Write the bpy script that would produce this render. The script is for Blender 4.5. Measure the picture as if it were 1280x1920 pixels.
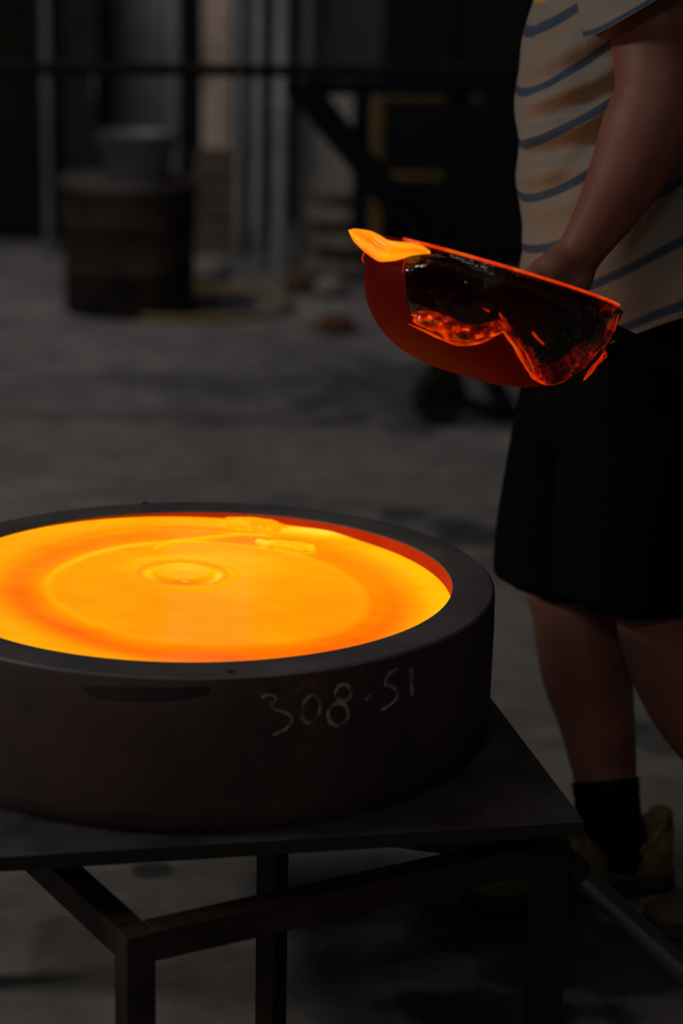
import bpy, bmesh, math, random
from mathutils import Vector, Matrix, noise

for o in list(bpy.data.objects):
    bpy.data.objects.remove(o)
scene = bpy.context.scene
COL = scene.collection
PI = math.pi

# ------------------------------------------------------------------ camera
CAM_H, FPX = 1.38, 4000.0
PITCH, ROLL = math.radians(15.0), math.radians(1.15)
FWD = Vector((0, math.cos(PITCH), -math.sin(PITCH)))
UP0 = Vector((0, math.sin(PITCH), math.cos(PITCH)))
RT0 = Vector((1, 0, 0))
RT = RT0 * math.cos(ROLL) + UP0 * math.sin(ROLL)
UP = UP0 * math.cos(ROLL) - RT0 * math.sin(ROLL)
CAM = Vector((0, 0, CAM_H))
cd = bpy.data.cameras.new('camera')
cam = bpy.data.objects.new('camera', cd)
COL.objects.link(cam)
cam.matrix_world = Matrix(((RT.x, UP.x, -FWD.x, CAM.x), (RT.y, UP.y, -FWD.y, CAM.y),
                           (RT.z, UP.z, -FWD.z, CAM.z), (0, 0, 0, 1)))
cd.sensor_fit = 'HORIZONTAL'
cd.sensor_width = 24.0
cd.lens = 75.0
cd.clip_end = 100
cd.dof.use_dof = True
cd.dof.focus_distance = 2.64
cd.dof.aperture_fstop = 2.4
scene.camera = cam

# ------------------------------------------------------------------ world, light, exposure
world = bpy.data.worlds.new('world')
scene.world = world
world.use_nodes = True
bg = world.node_tree.nodes['Background']
bg.inputs['Color'].default_value = (0.75, 0.85, 1.0, 1)
bg.inputs['Strength'].default_value = 0.006

def area_light(name, loc, target, sx, sy, power, col):
    l = bpy.data.lights.new(name, 'AREA')
    l.shape = 'RECTANGLE'
    l.size, l.size_y = sx, sy
    l.energy = power
    l.color = col
    o = bpy.data.objects.new(name, l)
    COL.objects.link(o)
    o.location = loc
    o.rotation_euler = (Vector(target) - Vector(loc)).to_track_quat('-Z', 'Y').to_euler()
    return o

# fluorescent battens and high-bay lamps under the workshop roof
area_light('lamp_batten', (-2.0, 2.3, 3.4), (0.4, 2.95, 0.9), 1.2, 0.15, 3, (1.0, 0.95, 0.88))
area_light('lamp_batten', (-4.2, 2.2, 2.7), (0.1, 2.4, 0.1), 1.4, 0.3, 45, (1.0, 0.96, 0.90))
area_light('lamp_batten', (-1.2, 5.2, 4.2), (-0.6, 5.0, 0.0), 1.5, 0.2, 1, (0.95, 0.97, 1.0))
area_light('lamp_batten', (0.6, 3.4, 4.2), (0.6, 3.2, 0.0), 1.5, 0.2, 4, (1.0, 0.96, 0.90))
area_light('lamp_batten', (-1.9, 6.9, 4.0), (-1.0, 10.0, 0.9), 1.5, 0.2, 38, (0.97, 0.97, 1.0))
area_light('lamp_high_bay', (0.1, 1.75, 4.4), (0.1, 1.9, 0.0), 0.5, 0.5, 3, (1.0, 0.95, 0.88))
# unseen small lamps behind the camera, added for sparkles in the ladle's glass
for i in range(6):
    area_light('lamp_sparkle', (-1.3 + 0.42*(i % 3), -1.6 - 0.5*(i//3), 2.75 + 0.35*(i//3)), (0.1, 2.6, 0.2), 0.13, 0.07, 1.6, (1.0, 0.96, 0.9))

for i in range(7):  # lower set of tiny unseen lamps, added for more sparkles on the glass skin
    area_light('lamp_sparkle_low', (-1.05 + 0.19*i, -2.3 - 0.1*(i % 2), 1.62 + 0.14*(i % 3)), (0.1, 2.6, 0.9), 0.04, 0.02, 0.28, (1.0, 0.97, 0.93))

vs = scene.view_settings
vs.view_transform = 'Standard'
vs.look = 'None'
vs.exposure = 0.0
vs.gamma = 1.0
vs.use_curve_mapping = False

# ------------------------------------------------------------------ helpers
def ray(px, py):
    return FWD + RT * ((px - 640) / FPX) - UP * ((py - 960) / FPX)
def at_z(px, py, z):
    d = ray(px, py)
    return CAM + d * ((z - CAM_H) / d.z)
def at_y(px, py, Y):
    d = ray(px, py)
    return CAM + d * (Y / d.y)
def mpp(p):
    return (p - CAM).dot(FWD) / FPX          # metres per pixel at a point

def tag(o, label=None, cat=None, group=None, kind=None):
    if label: o['label'] = label
    if cat: o['category'] = cat
    if group: o['group'] = group
    if kind: o['kind'] = kind
    return o
def empty(name, loc, label, cat, group=None, rz=0.0):
    o = bpy.data.objects.new(name, None)
    COL.objects.link(o)
    o.location = loc
    o.rotation_euler = (0, 0, rz)
    o.empty_display_size = 0.05
    return tag(o, label, cat, group)
def obj(name, bm, mat, parent=None, smooth=True, world_space=True):
    """link a bmesh as one mesh object; vertices in world space are moved under the parent"""
    me = bpy.data.meshes.new(name)
    if isinstance(bm, bmesh.types.BMesh):
        bmesh.ops.recalc_face_normals(bm, faces=bm.faces)
        bm.to_mesh(me)
        bm.free()
    else:
        me = bm
        me.name = name
    o = bpy.data.objects.new(name, me)
    COL.objects.link(o)
    if mat is not None and not me.materials:
        me.materials.append(mat)
    if smooth is True:
        for p in me.polygons: p.use_smooth = True
        if len(me.polygons) < 60000: me.set_sharp_from_angle(angle=math.radians(80))
    elif smooth == 'auto':
        for p in me.polygons: p.use_smooth = True
        me.set_sharp_from_angle(angle=math.radians(38))
    if parent is not None:
        o.parent = parent
        if world_space:
            o.matrix_parent_inverse = parent_matrix(parent).inverted()
    return o
def parent_matrix(p):
    m = Matrix.LocRotScale(p.location, p.rotation_euler, p.scale)
    if p.parent:
        return parent_matrix(p.parent) @ p.matrix_parent_inverse @ m
    return m
def set_origin(o, loc):
    """shift a top-level mesh so its origin is at loc"""
    loc = Vector(loc)
    o.data.transform(Matrix.Translation(-loc))
    o.location = loc
    return o

def add_box(bm, c, s, M=None, bevel=0.0):
    t = bmesh.new()
    bmesh.ops.create_cube(t, size=1.0)
    bmesh.ops.scale(t, vec=s, verts=t.verts)
    if bevel:
        bmesh.ops.bevel(t, geom=list(t.edges), offset=bevel, segments=2, affect='EDGES', profile=0.6)
    bmesh.ops.translate(t, vec=c, verts=t.verts)
    if M is not None:
        bmesh.ops.transform(t, matrix=M, verts=t.verts)
    me = bpy.data.meshes.new('t'); t.to_mesh(me); t.free()
    bm.from_mesh(me); bpy.data.meshes.remove(me)
    return bm
def box(c, s, M=None, bevel=0.0):
    return add_box(bmesh.new(), c, s, M, bevel)

def catmull(pts, n):
    """resample a list of tuples with a Catmull-Rom spline to n rows"""
    P = [tuple(p) for p in pts]
    m = len(P)
    out = []
    for i in range(n):
        t = i / (n - 1) * (m - 1)
        k = min(int(t), m - 2)
        u = t - k
        a, b, c, d = P[max(k-1, 0)], P[k], P[k+1], P[min(k+2, m-1)]
        out.append(tuple(0.5 * ((2*b[j]) + (-a[j]+c[j])*u + (2*a[j]-5*b[j]+4*c[j]-d[j])*u*u
                                + (-a[j]+3*b[j]-3*c[j]+d[j])*u**3) for j in range(len(b))))
    return out
def add_loft(bm, rings, caps=(True, True), uv=None):
    """rings: lists of Vectors, closed loops"""
    V = [[bm.verts.new(p) for p in r] for r in rings]
    n = len(rings[0])
    for i in range(len(V) - 1):
        for j in range(n):
            k = (j + 1) % n
            bm.faces.new((V[i][j], V[i][k], V[i+1][k], V[i+1][j]))
    if caps[0]: bm.faces.new(V[0][::-1])
    if caps[1]: bm.faces.new(V[-1])
    return V
def frames(pts):
    """parallel-transport frames along a polyline"""
    out = []
    n = len(pts)
    ref = None
    for i in range(n):
        t = (pts[min(i+1, n-1)] - pts[max(i-1, 0)]).normalized()
        if ref is None:
            ref = Vector((0, 0, 1)) if abs(t.z) < 0.9 else Vector((1, 0, 0))
        u = (ref - t * ref.dot(t)).normalized()
        ref = u
        out.append((u, t.cross(u)))
    return out
def add_tube(bm, pts, rad, seg=10, flat=1.0, caps=True, round_ends=False):
    pts = [Vector(p) for p in pts]
    if not hasattr(rad, '__len__'): rad = [rad] * len(pts)
    rad = list(rad)
    if round_ends:
        a = (pts[0] - pts[1]).normalized(); b = (pts[-1] - pts[-2]).normalized()
        r0, r1 = rad[0], rad[-1]
        pre = [(pts[0] + a * r0 * s, r0 * c) for s, c in ((0.98, 0.2), (0.8, 0.6), (0.5, 0.866))]
        post = [(pts[-1] + b * r1 * s, r1 * c) for s, c in ((0.5, 0.866), (0.8, 0.6), (0.98, 0.2))]
        pts = [p for p, _ in pre] + pts + [p for p, _ in post]
        rad = [r for _, r in pre] + rad + [r for _, r in post]
    fr = frames(pts)
    rings = []
    for p, r, (u, v) in zip(pts, rad, fr):
        rings.append([p + u * (math.cos(2*PI*k/seg) * r * flat) + v * (math.sin(2*PI*k/seg) * r) for k in range(seg)])
    add_loft(bm, rings, (caps, caps))
    return bm
def tube(pts, rad, seg=10, **k):
    return add_tube(bmesh.new(), pts, rad, seg, **k)
def limb(bm, ctrl, n=14, seg=16):
    """ctrl: [(Vector, radius)], tapered and rounded"""
    rows = catmull([(p.x, p.y, p.z, r) for p, r in ctrl], n)
    return add_tube(bm, [Vector(r[:3]) for r in rows], [r[3] for r in rows], seg, round_ends=True)
def add_lathe(bm, prof, seg=48, M=None, close=False):
    """prof: [(r, z)] around Z; r = 0 ends become caps"""
    rings = [[Vector((r * math.cos(2*PI*k/seg), r * math.sin(2*PI*k/seg), z)) for k in range(seg)] for r, z in prof]
    if M is not None:
        rings = [[M @ p for p in r] for r in rings]
    V = [[bm.verts.new(p) for p in r] for r in rings]
    m = len(V)
    for i in range(m if close else m - 1):
        a, b = V[i], V[(i + 1) % m]
        for j in range(seg):
            k = (j + 1) % seg
            bm.faces.new((a[j], a[k], b[k], b[j]))
    if not close:
        bm.faces.new(V[0][::-1]); bm.faces.new(V[-1])
    return bm
def lathe(prof, seg=48, M=None, close=False):
    return add_lathe(bmesh.new(), prof, seg, M, close)
def beam(p, q, w, h, yaw=None, bevel=0.002):
    """square section bar from p to q"""
    p, q = Vector(p), Vector(q)
    d = q - p
    x = d.normalized()
    z = Vector((0, 0, 1)) if abs(x.z) < 0.95 else Vector((math.cos(yaw or 0), math.sin(yaw or 0), 0))
    y = z.cross(x).normalized(); z = x.cross(y)
    M = Matrix(((x.x, y.x, z.x, 0), (x.y, y.y, z.y, 0), (x.z, y.z, z.z, 0), (0, 0, 0, 1)))
    M.translation = (p + q) / 2
    return box((0, 0, 0), (d.length, w, h), M, bevel)
def smoothstep(a, b, x):
    t = max(0.0, min(1.0, (x - a) / (b - a)))
    return t * t * (3 - 2 * t)

# ------------------------------------------------------------------ materials
def mat(name, col=(0.5, 0.5, 0.5), rough=0.5, metal=0.0, var=0.0, scale=8.0, col2=None, bump=0.0, bscale=60.0,
        emit=None, emit_s=0.0, coat=0.0, spec=0.5, mottle=(0.35, 0.65), detail=5.0):
    m = bpy.data.materials.new(name)
    m.use_nodes = True
    nt = m.node_tree
    b = nt.nodes['Principled BSDF']
    b.inputs['Roughness'].default_value = rough
    b.inputs['Metallic'].default_value = metal
    b.inputs['Specular IOR Level'].default_value = spec
    b.inputs['Coat Weight'].default_value = coat
    b.inputs['Base Color'].default_value = (*col, 1)
    tc = nt.nodes.new('ShaderNodeTexCoord')
    if col2 is not None or var:
        if col2 is None: col2 = tuple(c * (1 - var) for c in col)
        n = nt.nodes.new('ShaderNodeTexNoise')
        n.inputs['Scale'].default_value = scale
        n.inputs['Detail'].default_value = detail
        n.inputs['Roughness'].default_value = 0.6
        r = nt.nodes.new('ShaderNodeValToRGB')
        r.color_ramp.elements[0].position, r.color_ramp.elements[1].position = mottle
        r.color_ramp.elements[0].color = (*col, 1)
        r.color_ramp.elements[1].color = (*col2, 1)
        nt.links.new(tc.outputs['Object'], n.inputs['Vector'])
        nt.links.new(n.outputs['Fac'], r.inputs['Fac'])
        nt.links.new(r.outputs['Color'], b.inputs['Base Color'])
    if bump:
        n2 = nt.nodes.new('ShaderNodeTexNoise')
        n2.inputs['Scale'].default_value = bscale
        n2.inputs['Detail'].default_value = 4
        bp = nt.nodes.new('ShaderNodeBump')
        bp.inputs['Strength'].default_value = bump
        bp.inputs['Distance'].default_value = 0.004
        nt.links.new(tc.outputs['Object'], n2.inputs['Vector'])
        nt.links.new(n2.outputs['Fac'], bp.inputs['Height'])
        nt.links.new(bp.outputs['Normal'], b.inputs['Normal'])
    if emit is not None:
        b.inputs['Emission Color'].default_value = (*emit, 1)
        b.inputs['Emission Strength'].default_value = emit_s
    return m

M = {}
M['wall'] = mat('wall_plaster', (0.10, 0.095, 0.09), 0.9, col2=(0.04, 0.038, 0.036), scale=1.2)
M['mould'] = mat('mould_steel_side', (0.095, 0.050, 0.043), 0.6, 0.2, col2=(0.048, 0.029, 0.026), scale=7, bump=0.25, bscale=40)
M['mould_top'] = mat('mould_steel_top', (0.145, 0.135, 0.14), 0.55, 0.25, col2=(0.085, 0.08, 0.085), scale=9, bump=0.12, bscale=120)
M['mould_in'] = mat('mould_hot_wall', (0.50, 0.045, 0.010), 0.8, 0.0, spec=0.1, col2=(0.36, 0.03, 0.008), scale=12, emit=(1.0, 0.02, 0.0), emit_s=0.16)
M['chalk'] = mat('chalk', (0.36, 0.33, 0.31), 0.95, col2=(0.08, 0.055, 0.05), scale=90, mottle=(0.4, 0.62))
M['rust'] = mat('rust_scale', (0.14, 0.065, 0.02), 0.9, col2=(0.05, 0.022, 0.012), scale=35)
M['soot'] = mat('soot_scale', (0.034, 0.024, 0.022), 0.9)
M['plate'] = mat('plate_steel', (0.13, 0.125, 0.12), 0.42, 0.45, col2=(0.055, 0.048, 0.045), scale=9, bump=0.15, bscale=50)
M['plate_edge'] = mat('plate_edge_steel', (0.02, 0.015, 0.012), 0.8, 0.0)
M['frame'] = mat('frame_steel', (0.022, 0.014, 0.011), 0.6, 0.3, col2=(0.04, 0.02, 0.014), scale=14, bump=0.15)
M['bar'] = mat('bar_steel', (0.34, 0.34, 0.36), 0.30, 0.92, var=0.3, scale=6)
M['hole'] = mat('drilled_hole', (0.006, 0.006, 0.006), 0.9)
M['shirt_plain'] = None
M['skin'] = mat('skin', (0.27, 0.105, 0.078), 0.55, col2=(0.21, 0.075, 0.052), scale=9, bump=0.08, bscale=180, spec=0.35)
M['shorts'] = mat('shorts_cloth', (0.0042, 0.0042, 0.005), 0.95, bump=0.2, bscale=90, spec=0.06)
M['sock'] = mat('sock_cloth', (0.004, 0.004, 0.005), 0.95, bump=0.3, bscale=300, spec=0.15)
M['shoe'] = mat('shoe_upper', (0.24, 0.19, 0.045), 0.55, col2=(0.085, 0.068, 0.022), scale=26)
M['shoe_tan'] = mat('shoe_upper_tan', (0.13, 0.085, 0.05), 0.8, col2=(0.08, 0.05, 0.03), scale=30)
M['sole'] = mat('shoe_sole', (0.055, 0.045, 0.035), 0.8)
M['sole_dark'] = mat('shoe_outsole', (0.012, 0.012, 0.012), 0.9)
M['lace'] = mat('shoe_lace', (0.25, 0.23, 0.16), 0.8)
M['eyelet'] = mat('shoe_eyelet', (0.8, 0.75, 0.65), 0.25, 1.0)
M['hair'] = mat('hair', (0.035, 0.022, 0.015), 0.6, bump=0.5, bscale=150)
M['eye'] = mat('eye', (0.6, 0.58, 0.55), 0.2)
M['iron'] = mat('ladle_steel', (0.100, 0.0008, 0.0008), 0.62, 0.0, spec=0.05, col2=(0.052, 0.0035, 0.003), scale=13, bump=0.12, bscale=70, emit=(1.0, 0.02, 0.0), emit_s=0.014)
M['pole'] = mat('ladle_handle_steel', (0.008, 0.007, 0.007), 0.9, 0.0, spec=0.1)
M['blue'] = mat('blue_paint', (0.0030, 0.0060, 0.013), 0.8, spec=0.15, var=0.4)
M['blackpaint'] = mat('black_paint', (0.005, 0.0045, 0.0045), 0.8, spec=0.2)
M['rubber'] = mat('rubber', (0.012, 0.011, 0.010), 0.85)
M['yellow'] = mat('yellow_paint', (0.17, 0.09, 0.014), 0.6, var=0.5)
M['hose'] = mat('hose_yellow', (0.26, 0.18, 0.02), 0.6, var=0.3)
M['drum'] = mat('drum_steel', (0.050, 0.036, 0.028), 0.8, 0.0, spec=0.2, col2=(0.014, 0.011, 0.010), scale=5)
M['drum_rim'] = mat('drum_rim_steel', (0.15, 0.12, 0.105), 0.6, 0.3, var=0.4)
M['bucket'] = mat('bucket_zinc', (0.17, 0.18, 0.195), 0.55, 0.3, var=0.3)
M['greypipe'] = mat('grey_pipe', (0.36, 0.36, 0.375), 0.5, 0.0, var=0.35, scale=3)
M['darkpipe'] = mat('dark_pipe', (0.15, 0.15, 0.147), 0.6, 0.0, var=0.35, scale=3)
M['sheet'] = mat('corrugated_sheet', (0.36, 0.35, 0.335), 0.7, 0.0, col2=(0.20, 0.19, 0.18), scale=3)
M['brown'] = mat('brown_panel', (0.015, 0.011, 0.007), 0.9, spec=0.15, var=0.4, scale=3)
M['slate'] = mat('slate_panel', (0.016, 0.021, 0.025), 0.8, spec=0.2, var=0.3)
M['plaster'] = mat('pink_plaster', (0.62, 0.46, 0.37), 0.9, col2=(0.34, 0.24, 0.19), scale=5)
M['crate'] = mat('crate_board', (0.14, 0.10, 0.07), 0.85, var=0.4, scale=7)
M['sack'] = mat('sack_paper', (0.26, 0.20, 0.16), 0.9, col2=(0.12, 0.09, 0.07), scale=8)
M['white_sack'] = mat('white_sack', (0.30, 0.25, 0.22), 0.9, var=0.25, scale=8)
M['orange_thing'] = mat('orange_clay', (0.15, 0.055, 0.02), 0.9, var=0.4)
M['paper'] = mat('pale_board', (0.36, 0.33, 0.30), 0.9, var=0.3)
M['bluetub'] = mat('blue_tub', (0.03, 0.045, 0.085), 0.5)

def floor_material():
    m = mat('floor_concrete', (0.145, 0.130, 0.120), 0.78, col2=(0.33, 0.30, 0.28), scale=1.9, bump=0.25, bscale=25, mottle=(0.3, 0.7), detail=8)
    nt = m.node_tree
    b = nt.nodes['Principled BSDF']
    base = b.inputs['Base Color'].links[0].from_socket
    tc = nt.nodes.new('ShaderNodeTexCoord')
    # fine speckle
    n = nt.nodes.new('ShaderNodeTexNoise'); n.inputs['Scale'].default_value = 9; n.inputs['Detail'].default_value = 9; n.inputs['Roughness'].default_value = 0.68
    nt.links.new(tc.outputs['Object'], n.inputs['Vector'])
    r = nt.nodes.new('ShaderNodeMapRange'); r.inputs['From Min'].default_value = 0.3; r.inputs['From Max'].default_value = 0.7
    r.inputs['To Min'].default_value = 0.65; r.inputs['To Max'].default_value = 1.15
    nt.links.new(n.outputs['Fac'], r.inputs['Value'])
    mul = nt.nodes.new('ShaderNodeVectorMath'); mul.operation = 'SCALE'
    nt.links.new(base, mul.inputs[0]); nt.links.new(r.outputs['Result'], mul.inputs['Scale'])
    cur = mul.outputs['Vector']
    # dark patches, each at its own spot with a ragged outline
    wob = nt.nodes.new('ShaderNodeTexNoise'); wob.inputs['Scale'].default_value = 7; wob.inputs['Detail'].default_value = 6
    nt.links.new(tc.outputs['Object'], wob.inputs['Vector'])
    dark_patches = [(905, 1745, .15, .055, .85), (930, 1890, .20, .03, .8), (635, 1705, .10, .022, .75), (1120, 1790, .22, .08, .8),
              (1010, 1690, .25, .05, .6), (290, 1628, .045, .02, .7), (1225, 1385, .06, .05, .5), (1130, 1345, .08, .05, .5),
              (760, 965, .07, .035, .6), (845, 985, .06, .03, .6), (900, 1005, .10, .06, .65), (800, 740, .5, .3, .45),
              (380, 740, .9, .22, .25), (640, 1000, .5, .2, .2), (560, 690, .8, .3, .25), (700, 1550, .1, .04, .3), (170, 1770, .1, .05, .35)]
    for (px, py, sx, sy, dark) in dark_patches:
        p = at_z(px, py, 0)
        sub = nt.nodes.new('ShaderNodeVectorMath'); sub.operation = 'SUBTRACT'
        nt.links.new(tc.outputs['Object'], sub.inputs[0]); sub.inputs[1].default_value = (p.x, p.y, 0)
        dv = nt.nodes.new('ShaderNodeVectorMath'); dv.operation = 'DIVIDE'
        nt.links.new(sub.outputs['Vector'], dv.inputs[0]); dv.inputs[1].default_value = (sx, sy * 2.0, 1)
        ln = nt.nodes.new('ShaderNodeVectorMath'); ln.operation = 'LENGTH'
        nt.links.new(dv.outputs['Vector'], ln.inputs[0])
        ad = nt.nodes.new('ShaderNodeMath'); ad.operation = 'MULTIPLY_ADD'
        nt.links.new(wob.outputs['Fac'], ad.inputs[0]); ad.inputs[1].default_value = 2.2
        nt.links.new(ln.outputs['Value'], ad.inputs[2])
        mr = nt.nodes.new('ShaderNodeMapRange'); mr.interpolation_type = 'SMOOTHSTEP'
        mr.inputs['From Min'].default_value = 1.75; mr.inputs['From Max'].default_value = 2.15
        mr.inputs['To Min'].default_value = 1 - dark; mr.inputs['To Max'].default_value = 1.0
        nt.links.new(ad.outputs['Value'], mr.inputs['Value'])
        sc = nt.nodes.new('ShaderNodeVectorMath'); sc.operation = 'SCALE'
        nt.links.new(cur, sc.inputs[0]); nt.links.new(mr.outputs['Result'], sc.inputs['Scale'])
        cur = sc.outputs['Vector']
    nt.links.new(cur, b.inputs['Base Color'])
    return m
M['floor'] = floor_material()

def shirt_material():
    """beige jersey with blue stripes along the garment's own v coordinate; yellow yoke at the chest"""
    m = mat('shirt_jersey', (0.5, 0.4, 0.3), 0.9, bump=0.25, bscale=220, spec=0.2)
    nt = m.node_tree
    b = nt.nodes['Principled BSDF']
    uv = nt.nodes.new('ShaderNodeUVMap'); uv.uv_map = 'garment'
    sp = nt.nodes.new('ShaderNodeSeparateXYZ')
    nt.links.new(uv.outputs['UV'], sp.inputs['Vector'])
    fr = nt.nodes.new('ShaderNodeMath'); fr.operation = 'FRACT'
    nt.links.new(sp.outputs['Y'], fr.inputs[0])
    r = nt.nodes.new('ShaderNodeValToRGB')
    e = r.color_ramp.elements
    beige, blue, edge = (0.275, 0.237, 0.20, 1), (0.055, 0.082, 0.135, 1), (0.125, 0.135, 0.15, 1)
    e[0].position, e[0].color = 0.0, beige
    e[1].position, e[1].color = 1.0, beige
    for p, c in ((0.40, beige), (0.42, edge), (0.44, blue), (0.56, blue), (0.58, edge), (0.60, beige)):
        k = e.new(p); k.color = c
    nt.links.new(fr.outputs['Value'], r.inputs['Fac'])
    # yellow yoke above v = 0
    mr = nt.nodes.new('ShaderNodeMapRange')
    mr.inputs['From Min'].default_value = 0.10; mr.inputs['From Max'].default_value = 0.14
    nt.links.new(sp.outputs['Y'], mr.inputs['Value'])
    mx = nt.nodes.new('ShaderNodeMix'); mx.data_type = 'RGBA'
    nt.links.new(mr.outputs['Result'], mx.inputs['Factor'])
    mx.inputs['A'].default_value = (0.62, 0.33, 0.06, 1)
    nt.links.new(r.outputs['Color'], mx.inputs['B'])
    n = nt.nodes.new('ShaderNodeTexNoise'); n.inputs['Scale'].default_value = 7; n.inputs['Detail'].default_value = 6
    tc = nt.nodes.new('ShaderNodeTexCoord'); nt.links.new(tc.outputs['Object'], n.inputs['Vector'])
    r2 = nt.nodes.new('ShaderNodeMapRange'); r2.inputs['To Min'].default_value = 0.72; r2.inputs['To Max'].default_value = 1.15
    nt.links.new(n.outputs['Fac'], r2.inputs['Value'])
    sc = nt.nodes.new('ShaderNodeVectorMath'); sc.operation = 'SCALE'
    nt.links.new(mx.outputs['Result'], sc.inputs[0]); nt.links.new(r2.outputs['Result'], sc.inputs['Scale'])
    nt.links.new(sc.outputs['Vector'], b.inputs['Base Color'])
    return m
M['shirt'] = shirt_material()

def hot_glass(name, stops, strength, coat_rough=0.04, noise_scale=None, rings=None, amp=0.0, stretch=(1, 1, 1)):
    """molten glass: glow by melt_level, under a glossy skin.  rings = (centre, glow ramp by radius)"""
    m = bpy.data.materials.new(name)
    m.use_nodes = True
    nt = m.node_tree
    b = nt.nodes['Principled BSDF']
    b.inputs['Base Color'].default_value = (0.02, 0.006, 0.0, 1)
    b.inputs['Roughness'].default_value = coat_rough
    tc = nt.nodes.new('ShaderNodeTexCoord')
    at = nt.nodes.new('ShaderNodeAttribute'); at.attribute_name = 'melt_level'
    n = nt.nodes.new('ShaderNodeTexNoise'); n.inputs['Scale'].default_value = noise_scale or 12; n.inputs['Detail'].default_value = 5
    mp = nt.nodes.new('ShaderNodeMapping'); mp.inputs['Scale'].default_value = stretch
    nt.links.new(tc.outputs['Object'], mp.inputs['Vector']); nt.links.new(mp.outputs['Vector'], n.inputs['Vector'])
    ma = nt.nodes.new('ShaderNodeMath'); ma.operation = 'MULTIPLY_ADD'
    nt.links.new(n.outputs['Fac'], ma.inputs[0]); ma.inputs[1].default_value = amp
    nt.links.new(at.outputs['Fac'], ma.inputs[2])
    r = nt.nodes.new('ShaderNodeValToRGB')
    e = r.color_ramp.elements
    e[0].position, e[0].color = stops[0][0], (*stops[0][1], 1)
    e[1].position, e[1].color = stops[-1][0], (*stops[-1][1], 1)
    for p, c in stops[1:-1]:
        k = e.new(p); k.color = (*c, 1)
    nt.links.new(ma.outputs['Value'], r.inputs['Fac'])
    nt.links.new(r.outputs['Color'], b.inputs['Emission Color'])
    b.inputs['Emission Strength'].default_value = strength
    return m
STOPS = [(0.0, (0.30, 0.012, 0.0)), (0.2, (0.85, 0.10, 0.0)), (0.4, (1.0, 0.23, 0.0)), (0.6, (1.0, 0.34, 0.0)), (0.8, (1.0, 0.50, 0.003)), (1.0, (1.0, 0.72, 0.05))]
M['melt'] = hot_glass('molten_glass_pool', STOPS, 1.12, 0.10, 14, amp=0.20, stretch=(1, 2.2, 1))
M['melt_lip'] = hot_glass('molten_glass_lip', [(0.0, (0.35, 0.02, 0.0)), (0.35, (1.0, 0.13, 0.0)), (0.6, (1.0, 0.25, 0.001)), (1.0, (1.0, 0.42, 0.01))], 1.0, 0.05, 30, amp=0.62, stretch=(1, 1, 2.4))
M['red_glass'] = hot_glass('cooling_glass_thread', [(0.0, (0.03, 0.001, 0.0)), (0.45, (0.35, 0.006, 0.0)), (0.8, (0.95, 0.040, 0.0)), (1.0, (1.0, 0.14, 0.012))], 0.8, 0.05, 45, amp=0.9)
def clear_glass(name, tint):
    m = bpy.data.materials.new(name)
    m.use_nodes = True
    nt = m.node_tree
    for n in list(nt.nodes): nt.nodes.remove(n)
    out = nt.nodes.new('ShaderNodeOutputMaterial')
    tr = nt.nodes.new('ShaderNodeBsdfTransparent'); tr.inputs['Color'].default_value = (*tint, 1)
    gl = nt.nodes.new('ShaderNodeBsdfGlossy'); gl.inputs['Roughness'].default_value = 0.03
    gl.inputs['Color'].default_value = (1, 1, 1, 1)
    fz = nt.nodes.new('ShaderNodeFresnel'); fz.inputs['IOR'].default_value = 1.52
    tc = nt.nodes.new('ShaderNodeTexCoord')
    n = nt.nodes.new('ShaderNodeTexNoise'); n.inputs['Scale'].default_value = 34; n.inputs['Detail'].default_value = 4
    bp = nt.nodes.new('ShaderNodeBump'); bp.inputs['Strength'].default_value = 0.6; bp.inputs['Distance'].default_value = 0.006
    nt.links.new(tc.outputs['Object'], n.inputs['Vector']); nt.links.new(n.outputs['Fac'], bp.inputs['Height'])
    nt.links.new(bp.outputs['Normal'], gl.inputs['Normal']); nt.links.new(bp.outputs['Normal'], fz.inputs['Normal'])
    mx = nt.nodes.new('ShaderNodeMixShader')
    nt.links.new(fz.outputs['Fac'], mx.inputs['Fac']); nt.links.new(tr.outputs['BSDF'], mx.inputs[1]); nt.links.new(gl.outputs['BSDF'], mx.inputs[2])
    nt.links.new(mx.outputs['Shader'], out.inputs['Surface'])
    return m
M['skin_glass'] = clear_glass('smoky_glass_skin', (0.42, 0.36, 0.33))

# ------------------------------------------------------------------ structure
def grid_plane(x0, x1, y0, y1, n, m):
    bm = bmesh.new()
    V = [[bm.verts.new((x0 + (x1-x0)*i/n, y0 + (y1-y0)*j/m, 0)) for j in range(m+1)] for i in range(n+1)]
    for i in range(n):
        for j in range(m):
            bm.faces.new((V[i][j], V[i+1][j], V[i+1][j+1], V[i][j+1]))
    return bm
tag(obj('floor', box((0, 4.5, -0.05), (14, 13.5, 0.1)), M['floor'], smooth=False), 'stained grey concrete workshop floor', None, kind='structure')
tag(obj('wall_back', box((0, 11.1, 2.4), (14, 0.2, 4.8)), M['wall'], smooth=False), 'dark grey plaster wall at the far end', None, kind='structure')

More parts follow.
